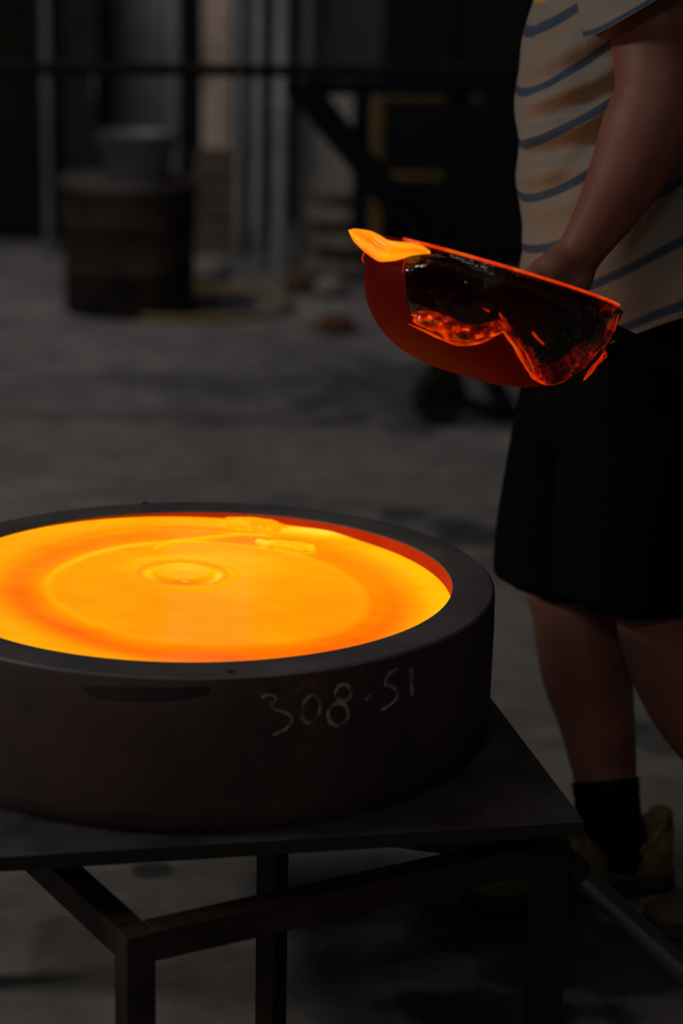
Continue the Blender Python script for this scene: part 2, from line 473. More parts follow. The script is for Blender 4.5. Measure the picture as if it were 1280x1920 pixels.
# ------------------------------------------------------------------ triangular stand, plate, mould
S = 0.034
FT = 0.334
fz_ = FT - S/2
A = Vector((-0.216, 2.128, 0)); B = Vector((0.262, 2.400, 0)); D = Vector((-0.520, 2.63, 0))
stand = empty('mould_stand', ((A+B+D)/3), 'dark steel stand of square tube carrying the plate under the mould', 'stand')
yawAB = math.atan2(B.y-A.y, B.x-A.x)
zz = Vector((0, 0, fz_))
for P in (A, B, D):
    obj('leg', beam(P, P + Vector((0, 0, FT)), S*1.02, S*1.02, yawAB), M['frame'], stand, smooth=False)
for P, Q in ((A, B), (A, D), (D, B)):
    d = (Q-P).normalized()*S*0.51
    obj('rail', beam(P + zz + d, Q + zz - d, S, S*1.06), M['frame'], stand, smooth=False)
Cc = Vector((-0.077, 2.45, 0))
obj('column', beam(Cc, Cc + Vector((0, 0, 0.388)), 0.029, 0.029, math.radians(55)), M['frame'], stand, smooth=False)
# gusset plates and upright under the plate by the right-hand leg
def px_prism(outline, Y0, Y1):
    """solid with a pixel outline on its front at distance Y0, running back to Y1"""
    f_ = [at_y(x, y, Y0) for x, y in outline]
    return f_, [Vector((p.x, p.y + (Y1-Y0), p.z)) for p in f_]
g = bmesh.new()
add_loft(g, px_prism([(806, 1562), (1040, 1556), (1040, 1640), (955, 1652), (868, 1652), (848, 1622)], 2.47, 2.56))
obj('support_box', g, M['frame'], stand, smooth=False)
g = bmesh.new()
add_loft(g, px_prism([(858, 1640), (945, 1636), (945, 1644), (858, 1648)], 2.462, 2.4695))
obj('bracket_lip', g, M['rust'], stand, smooth=False)
for P in ((-0.40, 2.59),):
    obj('support_post', beam((P[0], P[1], 0.33), (P[0], P[1], 0.388), S, S, yawAB), M['frame'], stand, smooth=False)
p0, p1 = at_y(1046, 1604, 2.445), at_z(1440, 1962, 0.0158)
obj('tow_bar', tube([p0, p0.lerp(p1, .5), p1], 0.0155, 20), M['bar'], stand)
obj('tow_bar_socket', tube([p0 - (p1-p0)*0.03, p0 + (p1-p0)*0.10], 0.019, 20), M['frame'], stand)

PY = math.radians(11.3)
PM = Matrix.Rotation(PY, 4, 'Z')
PZ = 0.406
corner = Vector((0.287, 2.281, PZ))                      # near right corner of the plate
ex, ey = Vector((math.cos(PY), math.sin(PY), 0)), Vector((-math.sin(PY), math.cos(PY), 0))
pc = corner - ex*0.43 + ey*0.43
plate = obj('steel_plate', box((0, 0, 0), (0.86, 0.86, 0.018), Matrix.Translation(pc + Vector((0, 0, -0.009))) @ PM, 0.0015), M['plate'], smooth=False)
tag(plate, 'square dark steel plate between the round mould and the tube stand', 'plate')
set_origin(plate, pc + Vector((0, 0, -0.018)))
plate.data.materials.append(M['plate_edge'])
for f_ in plate.data.polygons:
    if abs(f_.normal.z) < 0.8: f_.material_index = 1
RC = Vector((-0.184, 2.593, 0)); RR, RI, RZ = 0.380, 0.3262, 0.595
mould = empty('casting_mould', RC + Vector((0, 0, PZ)), 'heavy round dark steel mould ring with chalk number holding molten glass', 'mould')
TM = Matrix.Translation(RC)
def ring_part(name, prof, m, seg=160):
    return obj(name, lathe(prof, seg, TM, close=True), m, mould, smooth='auto')
hb = PZ + 0.0003
ring_part('ring_wall', [(RR-0.0012, RZ-0.0025), (RR, RZ-0.006), (RR+0.0005, RZ-0.05), (RR-0.001, hb+0.03), (RR-0.005, hb+0.012), (RR-0.014, hb), (RI+0.005, hb), (RI+0.005, RZ-0.0025)], M['mould'])
ring_part('rim_face', [(RI+0.0015, RZ), (RR-0.0035, RZ), (RR-0.0005, RZ-0.0025), (RI+0.0052, RZ-0.0024), (RI, RZ-0.0024), (RI+0.0003, RZ-0.0008)], M['mould_top'])
ring_part('inner_lining', [(RI, RZ-0.0025), (RI+0.0045, RZ-0.0025), (RI+0.0045, hb), (RI, hb)], M['mould_in'])
obj('base_disc', lathe([(0.0005, hb), (RI-0.0005, hb), (RI-0.0005, hb+0.008), (0.0005, hb+0.008)], 96, TM), M['mould'], mould, smooth='auto')
for px, py in ((272, 943), (433, 1259)):
    p = at_z(px, py, RZ)
    obj('bolt_hole', lathe([(0.0001, 0.0), (0.0052, 0.0), (0.0052, 0.0007), (0.0001, 0.0007)], 20, Matrix.Translation((p.x, p.y, RZ - 0.0002))), M['hole'], mould, smooth=False)

def on_cyl(px, py, r):
    """point on the mould's outer wall under a pixel"""
    d = ray(px, py)
    o = CAM - RC
    a = d.x**2 + d.y**2; b = 2*(o.x*d.x + o.y*d.y); c = o.x**2 + o.y**2 - r*r
    t = (-b - math.sqrt(b*b - 4*a*c)) / (2*a)
    return CAM + d * t
def ztext(x, y):
    return 480 + x/2.783, 1200 + y/2.783
def ell(cx, cy, rx, ry, a0=0, a1=360, tilt=0, n=22):
    out = []
    for i in range(n+1):
        t = math.radians(a0 + (a1-a0)*i/n)
        x, y = rx*math.cos(t), ry*math.sin(t)
        c, s = math.cos(math.radians(tilt)), math.sin(math.radians(tilt))
        out.append((cx + x*c - y*s, cy + x*s + y*c))
    return out
strokes = [catmull([(28, 300), (70, 285), (105, 305), (80, 345), (130, 372), (175, 392), (184, 428), (150, 468), (88, 496)], 28),
           ell(286, 360, 46, 74, -60, 300, 14), ell(455, 276, 40, 44, 0, 360, 10), ell(428, 388, 52, 58, -60, 300, 25),
           [(576, 296), (584, 303)], catmull([(738, 150), (690, 182), (674, 232), (722, 250), (738, 292), (705, 335), (652, 366)], 24),
           catmull([(808, 148), (812, 215), (814, 288)], 10)]
cw = [.0019, .0021, .0022, .0024, .004, .0022, .0030]
for s, w in zip(strokes, cw):
    pts = [on_cyl(*ztext(x, y), RR + 0.0004) for x, y in s]
    b_ = bmesh.new()
    fr_ = []
    for i, p in enumerate(pts):
        t = (pts[min(i+1, len(pts)-1)] - pts[max(i-1, 0)]).normalized()
        n_ = Vector((p.x-RC.x, p.y-RC.y, 0)).normalized()
        sd = t.cross(n_).normalized() * w
        fr_.append((b_.verts.new(p+sd), b_.verts.new(p+n_*0.0006), b_.verts.new(p-sd)))
    for a_, c_ in zip(fr_, fr_[1:]):
        b_.faces.new((a_[0], c_[0], c_[1], a_[1])); b_.faces.new((a_[1], c_[1], c_[2], a_[2]))
    obj('chalk_stroke', b_, M['chalk'], mould)

def wall_patch(name, outline, m, off=0.0003):
    """thin flake of scale on the mould's outer wall"""
    cx = sum(p[0] for p in outline)/len(outline); cy = sum(p[1] for p in outline)/len(outline)
    b_ = bmesh.new()
    rows = []
    for f in (0.02, 0.35, 0.7, 1.0):
        rows.append([b_.verts.new(on_cyl(cx+(x-cx)*f, cy+(y-cy)*f, RR + off + (0.0003 if f < 1 else -0.0002))) for x, y in outline])
    n_ = len(outline)
    for a_, c_ in zip(rows, rows[1:]):
        for j in range(n_):
            k = (j+1) % n_
            b_.faces.new((a_[j], a_[k], c_[k], c_[j]))
    b_.faces.new(rows[0])
    return obj(name, b_, m, mould)
random.seed(4)
def rag(pts, n, amp):
    c = catmull(pts + [pts[0]], n + 1)[:-1]
    return [(x + random.uniform(-amp, amp), y + random.uniform(-amp, amp)) for x, y in c]
wall_patch('rust_patch', rag([(468, 1285), (520, 1280), (585, 1272), (590, 1292), (550, 1305), (530, 1330), (505, 1322), (482, 1305)], 44, 2.0), M['rust'])
wall_patch('soot_patch', rag([(142, 1285), (230, 1287), (320, 1288), (392, 1288), (380, 1308), (310, 1316), (220, 1316), (150, 1308)], 44, 1.6), M['soot'])

# ------------------------------------------------------------------ molten glass pool
gl_c = at_z(343, 1076, RZ-0.012) - RC                    # little puck in the middle
big_c = at_z(388, 1104, RZ-0.012) - RC
bead = at_z(475, 985, RZ-0.012) - RC
def level(x, y):
    r = math.hypot(x, y) / RI
    ph = math.atan2(y, x)
    return -0.0135 - 0.0115 * r * math.cos(ph + math.radians(20))
def gauss(d, w): return math.exp(-(d/w)**2)
def pool(x, y):
    """surface height and glow, with ripple highlights and shade painted into the glow"""
    z = level(x, y)
    ang_b = math.atan2(y-big_c.y, x-big_c.x)
    rb = math.hypot(x-big_c.x, y-big_c.y) / RI
    rb2 = rb * (1 + 0.03*math.sin(ang_b*2+0.6) + 0.012*math.sin(5*ang_b+1))
    rc = math.hypot(x-gl_c.x, y-gl_c.y)
    rr = math.hypot(x, y) / RI
    nz = noise.noise(Vector((x*9, y*9, 0.3)))
    glow_level = 0.50 + 0.05*nz
    # broad trough, darkened in the glow, between the inner disc and the outer pool
    front = 0.5 - 0.5*math.sin(ang_b)
    right = max(0.0, math.cos(ang_b - 0.2))
    tro = gauss(rb2-0.74, 0.085)
    glow_level -= (0.13 + 0.14*front) * tro
    z -= 0.0015 * tro
    ridge = gauss(rb2-0.625, 0.022)
    back = max(0.0, math.sin(ang_b))
    left = max(0.0, -math.cos(ang_b))
    glow_level += (0.20*back*left*1.6 + 0.10*left + 0.03) * ridge - 0.05*gauss(rb2-0.665, 0.02)*(0.5+right)
    z += 0.0011 * ridge
    glow_level += 0.16 * gauss(rb2-0.93, 0.10) * (0.5 + 0.5*right + 0.3*front)
    glow_level += 0.10 * smoothstep(0.86, 1.0, rr) * (1.0 - 0.6*front)
    # extra outer ripple at the far left
    rip = gauss(rb2-0.84, 0.018) * back * (1-right)
    glow_level -= 0.12 * rip; z -= 0.002*rip
    # sheen to the right of the puck, painted into the glow
    glow_level += 0.13 * gauss(math.hypot((x-gl_c.x-0.07)/0.16, (y-gl_c.y-0.05)/0.13), 1.0)
    # puck with a rolled edge, bright ends and dark front painted in
    R0 = 0.037
    z += 0.0042 * (1 - smoothstep(R0-0.004, R0+0.006, rc))
    a_c = math.atan2(y-gl_c.y, x-gl_c.x)
    fr_c = max(0.0, -math.sin(a_c))
    glow_level += 0.16*(1 - smoothstep(R0-0.003, R0+0.001, rc)) * (0.7+0.3*math.sin(a_c)) - 0.22*gauss(rc-R0-0.005, 0.006)*fr_c**2
    sidelobe = max(0.0, abs(math.cos(a_c))-0.55)/0.45
    glow_level += 0.28*gauss(rc-R0-0.009, 0.006)*sidelobe*(1 if math.sin(a_c) < 0.25 else 0.4)
    glow_level -= 0.10*gauss(rc-0.055, 0.006)
    glow_level += 0.06*gauss(rc-0.064, 0.006)
    z += 0.0012*gauss(rc-0.062, 0.006)
    arc = gauss(rc-0.078, 0.008) * max(0.0, math.cos(a_c-math.radians(105)))
    glow_level += 0.10*arc
    # bright wavelet where the pour ended, darker band painted in front
    st = gauss(math.hypot((x-bead.x-0.085)/0.055, (y-bead.y+0.025)/0.022), 1.0)
    glow_level += 0.25*st; z += 0.004*st
    glow_level -= 0.12*gauss(math.hypot((x-bead.x-0.10)/0.085, (y-bead.y+0.062)/0.020), 1.0)
    return z, max(0.0, min(1.0, glow_level - 0.09))
def melt_mesh():
    bm = bmesh.new()
    hl = bm.verts.layers.float.new('melt_level')
    NR, NA = 150, 260
    rows = []
    for i in range(1, NR+1):
        r = (RI + 0.0006) * i / NR
        row = []
        for k in range(NA):
            a = 2*PI*k/NA
            x, y = r*math.cos(a), r*math.sin(a)
            z, h = pool(x, y)
            v = bm.verts.new((RC.x+x, RC.y+y, RZ+z)); v[hl] = h
            row.append(v)
        rows.append(row)
    z, h = pool(0, 0)
    c = bm.verts.new((RC.x, RC.y, RZ+z)); c[hl] = h
    for k in range(NA):
        bm.faces.new((c, rows[0][k], rows[0][(k+1) % NA]))
    for i in range(NR-1):
        for k in range(NA):
            q = (k+1) % NA
            bm.faces.new((rows[i][k], rows[i+1][k], rows[i+1][q], rows[i][q]))
    # underside
    low = [bm.verts.new((RC.x+(RI-0.001)*math.cos(2*PI*k/NA), RC.y+(RI-0.001)*math.sin(2*PI*k/NA), hb+0.0082)) for k in range(NA)]
    for v in low: v[hl] = 0.4
    for k in range(NA):
        q = (k+1) % NA
        bm.faces.new((rows[-1][k], low[k], low[q], rows[-1][q]))
    bm.faces.new(low[::-1])
    return bm
melt = obj('molten_glass', melt_mesh(), M['melt'])
tag(melt, 'glowing orange molten glass filling the round mould', 'molten glass')
set_origin(melt, RC + Vector((0, 0, hb+0.008)))
# the last clear gathers of the pour, lying on the pool
def blob(px, py, lx, ly, h, glow_level, seed, nm='poured_fold', rot=0.0):
    p = at_z(px, py, RZ-0.012) - RC
    zc = RZ + pool(p.x, p.y)[0]
    bm = bmesh.new()
    bmesh.ops.create_uvsphere(bm, u_segments=40, v_segments=20, radius=1.0)
    hl = bm.verts.layers.float.new('melt_level')
    for v in bm.verts:
        d = v.co.copy()
        f = 1 + 0.30*noise.noise(d*1.7 + Vector((seed, 0, 0))) + 0.14*noise.noise(d*4 + Vector((0, seed, 0)))
        a = math.atan2(d.y, d.x)
        x, y = d.x*lx*f, d.y*ly*f*(1 + 0.35*math.sin(2*a+seed))
        x, y = x*math.cos(rot)-y*math.sin(rot), x*math.sin(rot)+y*math.cos(rot)
        v.co = Vector((RC.x+p.x+x, RC.y+p.y+y, zc + d.z*h*f + (0.2*h if d.z > 0 else 0)))
        v[hl] = max(0, min(1, glow_level + 0.22*noise.noise(d*3 + Vector((seed*2, 3, 0)))))
    return obj(nm, bm, M['melt'], melt)
blob(466, 984, 0.042, 0.040, 0.0055, 0.58, 1.3, rot=-0.25)
blob(503, 990, 0.022, 0.020, 0.0070, 0.55, 4.1)
blob(543, 1018, 0.036, 0.012, 0.005, 0.66, 7.7, rot=-0.35)
blob(492, 1014, 0.011, 0.006, 0.004, 0.75, 2.2, rot=-0.5)
t_ = bmesh.new()
hl_ = t_.verts.layers.float.new('melt_level')
thr = [at_z(x, y, RZ-0.011) for x, y in catmull([(290, 1031), (320, 1018), (370, 1010), (420, 1003), (460, 1000), (500, 1000)], 20)]
for p in thr: p.z = RZ + pool(p.x-RC.x, p.y-RC.y)[0] + 0.0003
add_tube(t_, thr, [0.0012 + 0.0016*math.sin(PI*i/19) for i in range(20)], 10)
for v in t_.verts: v[hl_] = 0.66
obj('poured_thread', t_, M['melt'], melt)

# ------------------------------------------------------------------ ladle
LY = 2.56
lc = at_y(928, 508, LY)
ls = mpp(lc)
e3 = ray(928, 508).normalized()
k1 = RT*0.96 - UP*0.28
e1 = (k1 - e3*k1.dot(e3)).normalized()
e2 = e3.cross(e1).normalized()
if e2.z > 0: e2 = -e2
tilt = math.radians(2.5)                                  # near side of the rim a little higher
e2n = e2*math.cos(tilt) - e3*math.sin(tilt)
e3n = (e3 - e2n*e3.dot(e2n)).normalized()
e2 = e2n.normalized(); e3 = e3n
LR, LD, LE = 240*ls, 206*ls, 2.6
def lad(a, d, off=0.0):
    """point of the bowl's outside: angle a (0 = right, 90 = towards the viewer), d = depth fraction"""
    d = min(d, 0.999)
    r = (1 - d**LE)**(1/LE)
    # outward normal of the profile
    rn = max(r, 1e-3)**(LE-1) / LR; dn = max(d, 1e-3)**(LE-1) / LD
    l = math.hypot(rn, dn)
    rad = LR*r + off*rn/l
    dep = LD*d + off*dn/l
    return lc + e1*(rad*math.cos(a)) - e3*(rad*math.sin(a)) + e2*dep
ladle = empty('ladle', lc + e2*LD, 'tilted steel ladle coated in cooling glass with glowing orange lip', 'ladle')
bm = bmesh.new()
NA = 96
ds = [0.0, .03] + [0.08*i for i in range(1, 10)] + [.78, .84, .89, .93, .96, .98, .992]
outer = [[lad(2*PI*k/NA, d) for k in range(NA)] for d in ds]
inner = [[lad(2*PI*k/NA, d, -0.005) for k in range(NA)] for d in ds]
lip_ring = [[(p + q)/2 - e2*0.0015 for p, q in zip(outer[0], inner[0])]]
add_loft(bm, inner[::-1] + lip_ring + outer, (True, True))
bowl = obj('bowl', bm, M['iron'], ladle)

def to_lad(px, py):
    """bowl angle / depth under a pixel of the near face"""
    X = ((px-928)*0.96 + (py-508)*0.28) * ls / LR
    Yd = (-(px-928)*0.28 + (py-508)*0.96) * ls / LD
    Yd = max(0.0, min(0.985, Yd))
    r = (1 - Yd**LE)**(1/LE)
    return math.acos(max(-1, min(1, X/r))), Yd
edge_px = [(766, 500), (768, 545), (776, 590), (800, 606), (832, 612), (868, 640), (905, 642), (940, 622), (963, 652), (985, 690), (1018, 715), (1048, 715), (1078, 692), (1108, 662), (1132, 642), (1148, 615)]
edge = [to_lad(x, y) for x, y in edge_px]
edge.sort(key=lambda t: -t[0])
def dlow(a):
    if a >= edge[0][0]: return edge[0][1]
    if a <= edge[-1][0]: return edge[-1][1]
    for (a0, d0), (a1, d1) in zip(edge, edge[1:]):
        if a1 <= a <= a0:
            return d0 + (d1-d0)*(a0-a)/max(1e-6, a0-a1)
NAs, NDs = 120, 44
a_hi, a_lo = edge[0][0] + 0.0, math.radians(-30)
skin_o, skin_i = [], []
for i in range(NAs+1):
    a = a_hi + (a_lo-a_hi)*i/NAs
    dl = dlow(a)
    if a < edge[-1][0]: dl = edge[-1][1]*max(0.25, 1 - (edge[-1][0]-a)*0.9)
    ro, ri = [], []
    ef = min(1.0, 8.0*min(i/NAs, 1-i/NAs))**0.5
    for j in range(NDs+1):
        t = j/NDs
        d = 0.002 + dl*t
        p = lad(a, d)
        n_ = noise.noise(p*28); n2 = noise.noise(p*75 + Vector((5, 0, 0)))
        th = 0.0030 + 0.0016*n_ + 0.0030*smoothstep(0.6, 0.97, t)*(0.7+1.2*abs(n2)) + 0.0008*n2*t
        th += 0.0035*math.sin(PI*min(1.0, t/0.22))
        th *= smoothstep(-0.02, 0.09, t) * ef * (1 - smoothstep(0.96, 1.0, t)*0.85)
        ro.append(lad(a, d, max(0.0006, th))); ri.append(lad(a, d, 0.0003))
    skin_o.append(ro); skin_i.append(ri)
bm = bmesh.new()
VO = [[bm.verts.new(p) for p in r] for r in skin_o]; VI = [[bm.verts.new(p) for p in r] for r in skin_i]
for i in range(NAs):
    for j in range(NDs):
        bm.faces.new((VO[i][j], VO[i+1][j], VO[i+1][j+1], VO[i][j+1]))
        bm.faces.new((VI[i][j], VI[i][j+1], VI[i+1][j+1], VI[i+1][j]))
for i in range(NAs):
    for j in (0, NDs):
        bm.faces.new((VO[i][j], VI[i][j], VI[i+1][j], VO[i+1][j]))
for j in range(NDs):
    for i in (0, NAs):
        bm.faces.new((VO[i][j], VO[i][j+1], VI[i][j+1], VI[i][j]))
tag(obj('glass_skin', bm, M['skin_glass'], ladle), 'clear smoky glass run over the side of the bowl')

def lad_path(pts, n, off=0.004):
    out = []
    for x, y in catmull(pts, n):
        a, d = to_lad(x, y)
        out.append(lad(a, d, off))
    return out
def thread(name, pts, n, r0, r1, glow_level, off=0.004, flat=1.0, world=None, seed=0.0):
    b_ = bmesh.new()
    hl = b_.verts.layers.float.new('melt_level')
    P = world or lad_path(pts, n, off)
    rad = []
    for i in range(len(P)):
        t = i/(len(P)-1)
        rad.append(max(0.0004, (r0 + (r1-r0)*t)*(0.75 + 0.6*noise.noise(P[i]*60 + Vector((seed, 0, 0)))) * min(1, 5*t+.25, 5*(1-t)+.25)))
    add_tube(b_, P, rad, 10, flat=flat)
    for v in b_.verts:
        v[hl] = max(0, min(1, glow_level - 0.45 + 0.25*noise.noise(v.co*40 + Vector((seed, 2, 0)))))
    return obj(name, b_, M['red_glass'], ladle)
thread('glass_thread', [(779, 593), (800, 597), (835, 608), (868, 622), (900, 622), (930, 611), (945, 622)], 40, .0045, .003, .62, .002, 0.6)
thread('glass_thread', [(783, 588), (815, 590), (846, 603), (875, 615)], 26, .006, .003, .50, .001, 0.35, seed=3)
thread('glass_thread', [(774, 608), (802, 620), (832, 634), (858, 643), (890, 643), (915, 634), (942, 620)], 44, .0015, .0022, .70, .003, seed=1)
thread('glass_thread', [(932, 590), (941, 603), (950, 615)], 14, .003, .0025, .62, .003, seed=5)
thread('glass_thread', [(904, 581), (911, 586), (916, 588)], 10, .002, .002, .5, .003, seed=6)
thread('glass_thread', [(936, 618), (950, 634), (962, 650), (973, 668), (986, 690), (1004, 706), (1022, 716)], 44, .0022, .0030, .74, .003, seed=2)
thread('glass_thread', [(947, 620), (965, 640), (978, 655), (990, 676), (1000, 698)], 30, .0014, .0016, .6, .005, seed=8)
thread('glass_thread', [(990, 622), (1000, 634), (1012, 644)], 14, .0025, .001, .5, .004, seed=9)
thread('glass_thread', [(1018, 716), (1040, 714), (1062, 703), (1082, 690), (1104, 664), (1124, 646)], 36, .0016, .0016, .40, .003, seed=4)
def lad_sheet(pa, pb, n, thick, glow_level, seed):
    A_, B_ = catmull(pa, n), catmull(pb, n)
    m_ = 14
    b_ = bmesh.new(); hl = b_.verts.layers.float.new('melt_level')
    top, bot = [], []
    for i in range(n):
        rt, rb_ = [], []
        for j in range(m_):
            u = j/(m_-1)
            x, y = A_[i][0]*(1-u) + B_[i][0]*u, A_[i][1]*(1-u) + B_[i][1]*u
            a, d = to_lad(x, y)
            w = math.sin(PI*u)**.5 * min(1.0, 6*i/(n-1), 6*(1-i/(n-1)))**.5
            nz = noise.noise(Vector((x*.06, y*.09, seed))); nf = noise.noise(Vector((x*.17, y*.22, seed+4)))
            vt = b_.verts.new(lad(a, d, .0008 + thick*w*(.7 + .7*nz + .4*nf)))
            vb = b_.verts.new(lad(a, d, .0004))
            vt[hl] = vb[hl] = min(1, glow_level - .45 + .75*nz + .5*nf)
            rt.append(vt); rb_.append(vb)
        top.append(rt); bot.append(rb_)
    for i in range(n-1):
        for j in range(m_-1):
            b_.faces.new((top[i][j], top[i+1][j], top[i+1][j+1], top[i][j+1]))
            b_.faces.new((bot[i][j], bot[i][j+1], bot[i+1][j+1], bot[i+1][j]))
    for i in range(n-1):
        for j in (0, m_-1): b_.faces.new((top[i][j], bot[i][j], bot[i+1][j], top[i+1][j]))
    for j in range(m_-1):
        for i in (0, n-1): b_.faces.new((top[i][j], top[i][j+1], bot[i][j+1], bot[i][j]))
    return obj('glass_fold', b_, M['red_glass'], ladle)
lad_sheet([(785, 586), (815, 588), (850, 600), (880, 612), (915, 608), (945, 600)], [(778, 606), (815, 622), (850, 640), (885, 641), (915, 632), (948, 624)], 60, .008, .42, 1.0)
lad_sheet([(942, 612), (958, 636), (975, 664), (992, 690), (1020, 712)], [(950, 608), (967, 632), (985, 659), (1001, 687), (1026, 709)], 44, .006, .25, 5.0)
lad_sheet([(1012, 706), (1040, 698), (1070, 676), (1098, 650)], [(1020, 716), (1045, 714), (1078, 694), (1110, 662)], 34, .005, .0, 8.0)
wp = [lad(to_lad(x, y)[0], to_lad(x, y)[1], .003) for x, y in ((1158, 588), (1152, 606), (1146, 620), (1136, 636))]
drip = wp + [at_y(x, y, LY - 0.006) for x, y in ((1132, 652), (1128, 668), (1116, 684), (1104, 700), (1094, 713))]
dr = [Vector(p) for p in catmull([tuple(p) for p in drip], 36)]
thread('glass_drip', None, 36, .0022, .0046, .64, world=dr, flat=0.8, seed=11)
d2 = [Vector(p) for p in catmull([tuple(at_y(x, y, LY - 0.006)) for x, y in ((1133, 655), (1136, 668), (1131, 673), (1120, 684))], 14)]
thread('glass_drip', None, 14, .0012, .001, .45, world=d2, seed=12)
thread('glass_thread', [(768, 478), (767, 492), (765, 506), (763, 520)], 14, .0010, .0008, .55, .003, seed=13)
# hot glass left along the rim
b_ = bmesh.new(); hl = b_.verts.layers.float.new('melt_level')
pr = [lad(math.radians(136 - 128*i/60), 0.0, 0.0008) - e2*0.0012 for i in range(61)]
add_tube(b_, pr, [0.0021 - 0.0009*i/60 for i in range(61)], 10)
for v in b_.verts: v[hl] = 0.36
tag(obj('rim_glass', b_, M['red_glass'], ladle), 'thin glowing orange line of glass along the rim')
# folded molten lip, sagging over the spout side of the rim
lip = [(806, 473, 3, .012), (790, 468, 9, .022), (770, 467, 13, .034), (748, 470, 17, .042), (728, 470, 20, .046), (710, 465, 25, .046), (694, 457, 24, .042), (678, 449, 19, .034), (664, 441, 13, .022), (656, 435, 5, .010), (653, 432, 1, .003)]
rows = catmull(lip, 64)
b_ = bmesh.new(); hl = b_.verts.layers.float.new('melt_level')
rings = []
SEG = 36
for i, (x, y, h, dp) in enumerate(rows):
    c = at_y(x, y, LY - 0.135 + 0.095*i/63)
    s = mpp(c)
    ring = []
    for k in range(SEG):
        a = 2*PI*k/SEG
        q = math.cos(a)
        w = math.sin(a)
        fold = 1 + 0.16*math.sin(3*a + i*0.12) * min(1, h/12)
        p = c + UP*(h*s*w) + e3*(dp*0.5*q*fold) 
        p += -e3 * (0.006*math.sin(w*5 - i*0.11)*min(1, h/14))
        ring.append(p)
    rings.append(ring)
V = add_loft(b_, rings)
for i, r in enumerate(V):
    for k, v in enumerate(r):
        w = math.sin(2*PI*k/SEG)
        v[hl] = max(0, min(1, 0.40 - 0.18*smoothstep(0.72, 1.0, abs(w)) + 0.17*math.sin(w*5 - i*0.11 + 1.2)))  # crease and edge darkening painted into the glow
tag(obj('molten_lip', b_, M['melt_lip'], ladle), 'bright orange molten glass folded over the pouring lip')
t0 = [at_y(x, y, LY - 0.05) for x, y in ((686, 468), (681, 477), (679, 486), (682, 494))]
thread('glass_drip', None, 4, .0030, .0012, .55, world=t0, seed=15)
# handle: socket on the back wall, then the long bar across the worker's hand
hp = [at_y(985, 560, 2.735), at_y(1045, 572, 2.742), at_y(1170, 632, 2.752), at_y(1300, 695, 2.765), at_y(1480, 782, 2.78)]
hback = lad(math.radians(-62), 0.28)
obj('handle', tube([hback, hback.lerp(hp[0], .6) + Vector((-.004, 0, 0)), hp[0]] + hp[1:], 0.0105, 16), M['pole'], ladle)

# ------------------------------------------------------------------ the worker
BY = 3.03
def P3(px, py, Y): return at_y(px, py, Y)
def remeshed(bm, voxel, smooth_it=8):
    me = bpy.data.meshes.new('raw'); bmesh.ops.recalc_face_normals(bm, faces=bm.faces); bm.to_mesh(me); bm.free()
    o = bpy.data.objects.new('raw', me); COL.objects.link(o)
    r = o.modifiers.new('r', 'REMESH'); r.mode = 'VOXEL'; r.voxel_size = voxel; r.use_smooth_shade = True
    s = o.modifiers.new('s', 'SMOOTH'); s.factor = 0.5; s.iterations = smooth_it
    dg = bpy.context.evaluated_depsgraph_get()
    out = bpy.data.meshes.new_from_object(o.evaluated_get(dg))
    bpy.data.objects.remove(o); bpy.data.meshes.remove(me)
    return out
body = bmesh.new()
pel = P3(1185, 640, BY)
# trunk: two overlapping columns, neck and head
for sgn in (-1, 1):
    limb(body, [(P3(1190, 700, BY + sgn*.06), .09), (P3(1180, 520, BY + sgn*.06), .095), (P3(1175, 330, BY + sgn*.06), .10), (P3(1170, 130, BY + sgn*.065), .098), (P3(1168, -40, BY + sgn*.09), .08)], 16, 24)
sh_l, sh_r = P3(1235, -60, 2.81), P3(1190, -75, BY + .20)
limb(body, [(sh_l, .06), (P3(1180, -90, BY), .085), (sh_r, .06)], 12, 20)
limb(body, [(P3(1170, -90, BY), .062), (P3(1120, -190, BY), .058), (P3(1085, -270, BY), .058)], 8, 18)
hd = P3(1050, -345, BY)
bmesh.ops.create_uvsphere(body, u_segments=32, v_segments=20, radius=1.0, matrix=Matrix.Translation(hd) @ Matrix.Rotation(math.radians(-18), 4, 'Y') @ Matrix.Diagonal((.098, .076, .122, 1)))
limb(body, [(hd + Vector((-.02, 0, -.06)), .058), (hd + Vector((-.062, 0, -.088)), .04)], 6, 16)        # jaw
limb(body, [(hd + Vector((-.092, 0, .012)), .010), (hd + Vector((-.115, 0, -.020)), .015)], 5, 10)       # nose
limb(body, [(hd + Vector((-.088, -.035, .03)), .011), (hd + Vector((-.096, 0, .03)), .010), (hd + Vector((-.088, .035, .03)), .011)], 8, 10)  # brow
limb(body, [(hd + Vector((-.094, -.018, -.062)), .008), (hd + Vector((-.102, 0, -.061)), .009), (hd + Vector((-.094, .018, -.062)), .008)], 8, 10)  # mouth
for sgn in (-1, 1):
    limb(body, [(hd + Vector((.012, sgn*.078, .018)), .012), (hd + Vector((.018, sgn*.084, -.005)), .013), (hd + Vector((.008, sgn*.078, -.03)), .009)], 8, 10)  # ear
# left arm (near), to the ladle bar
EL = P3(1238, 190, 2.765)
WR = P3(1072, 470, 2.765)
limb(body, [(sh_l, .066), (P3(1236, 60, 2.80), .063), (P3(1240, 140, 2.775), .060), (P3(1232, 215, 2.765), .056)], 14, 24)
limb(body, [(P3(1238, 165, 2.767), .053), (P3(1212, 240, 2.764), .058), (P3(1178, 320, 2.762), .051), (P3(1134, 400, 2.762), .040), (P3(1094, 462, 2.764), .0315), (P3(1074, 492, 2.768), .031)], 20, 24)
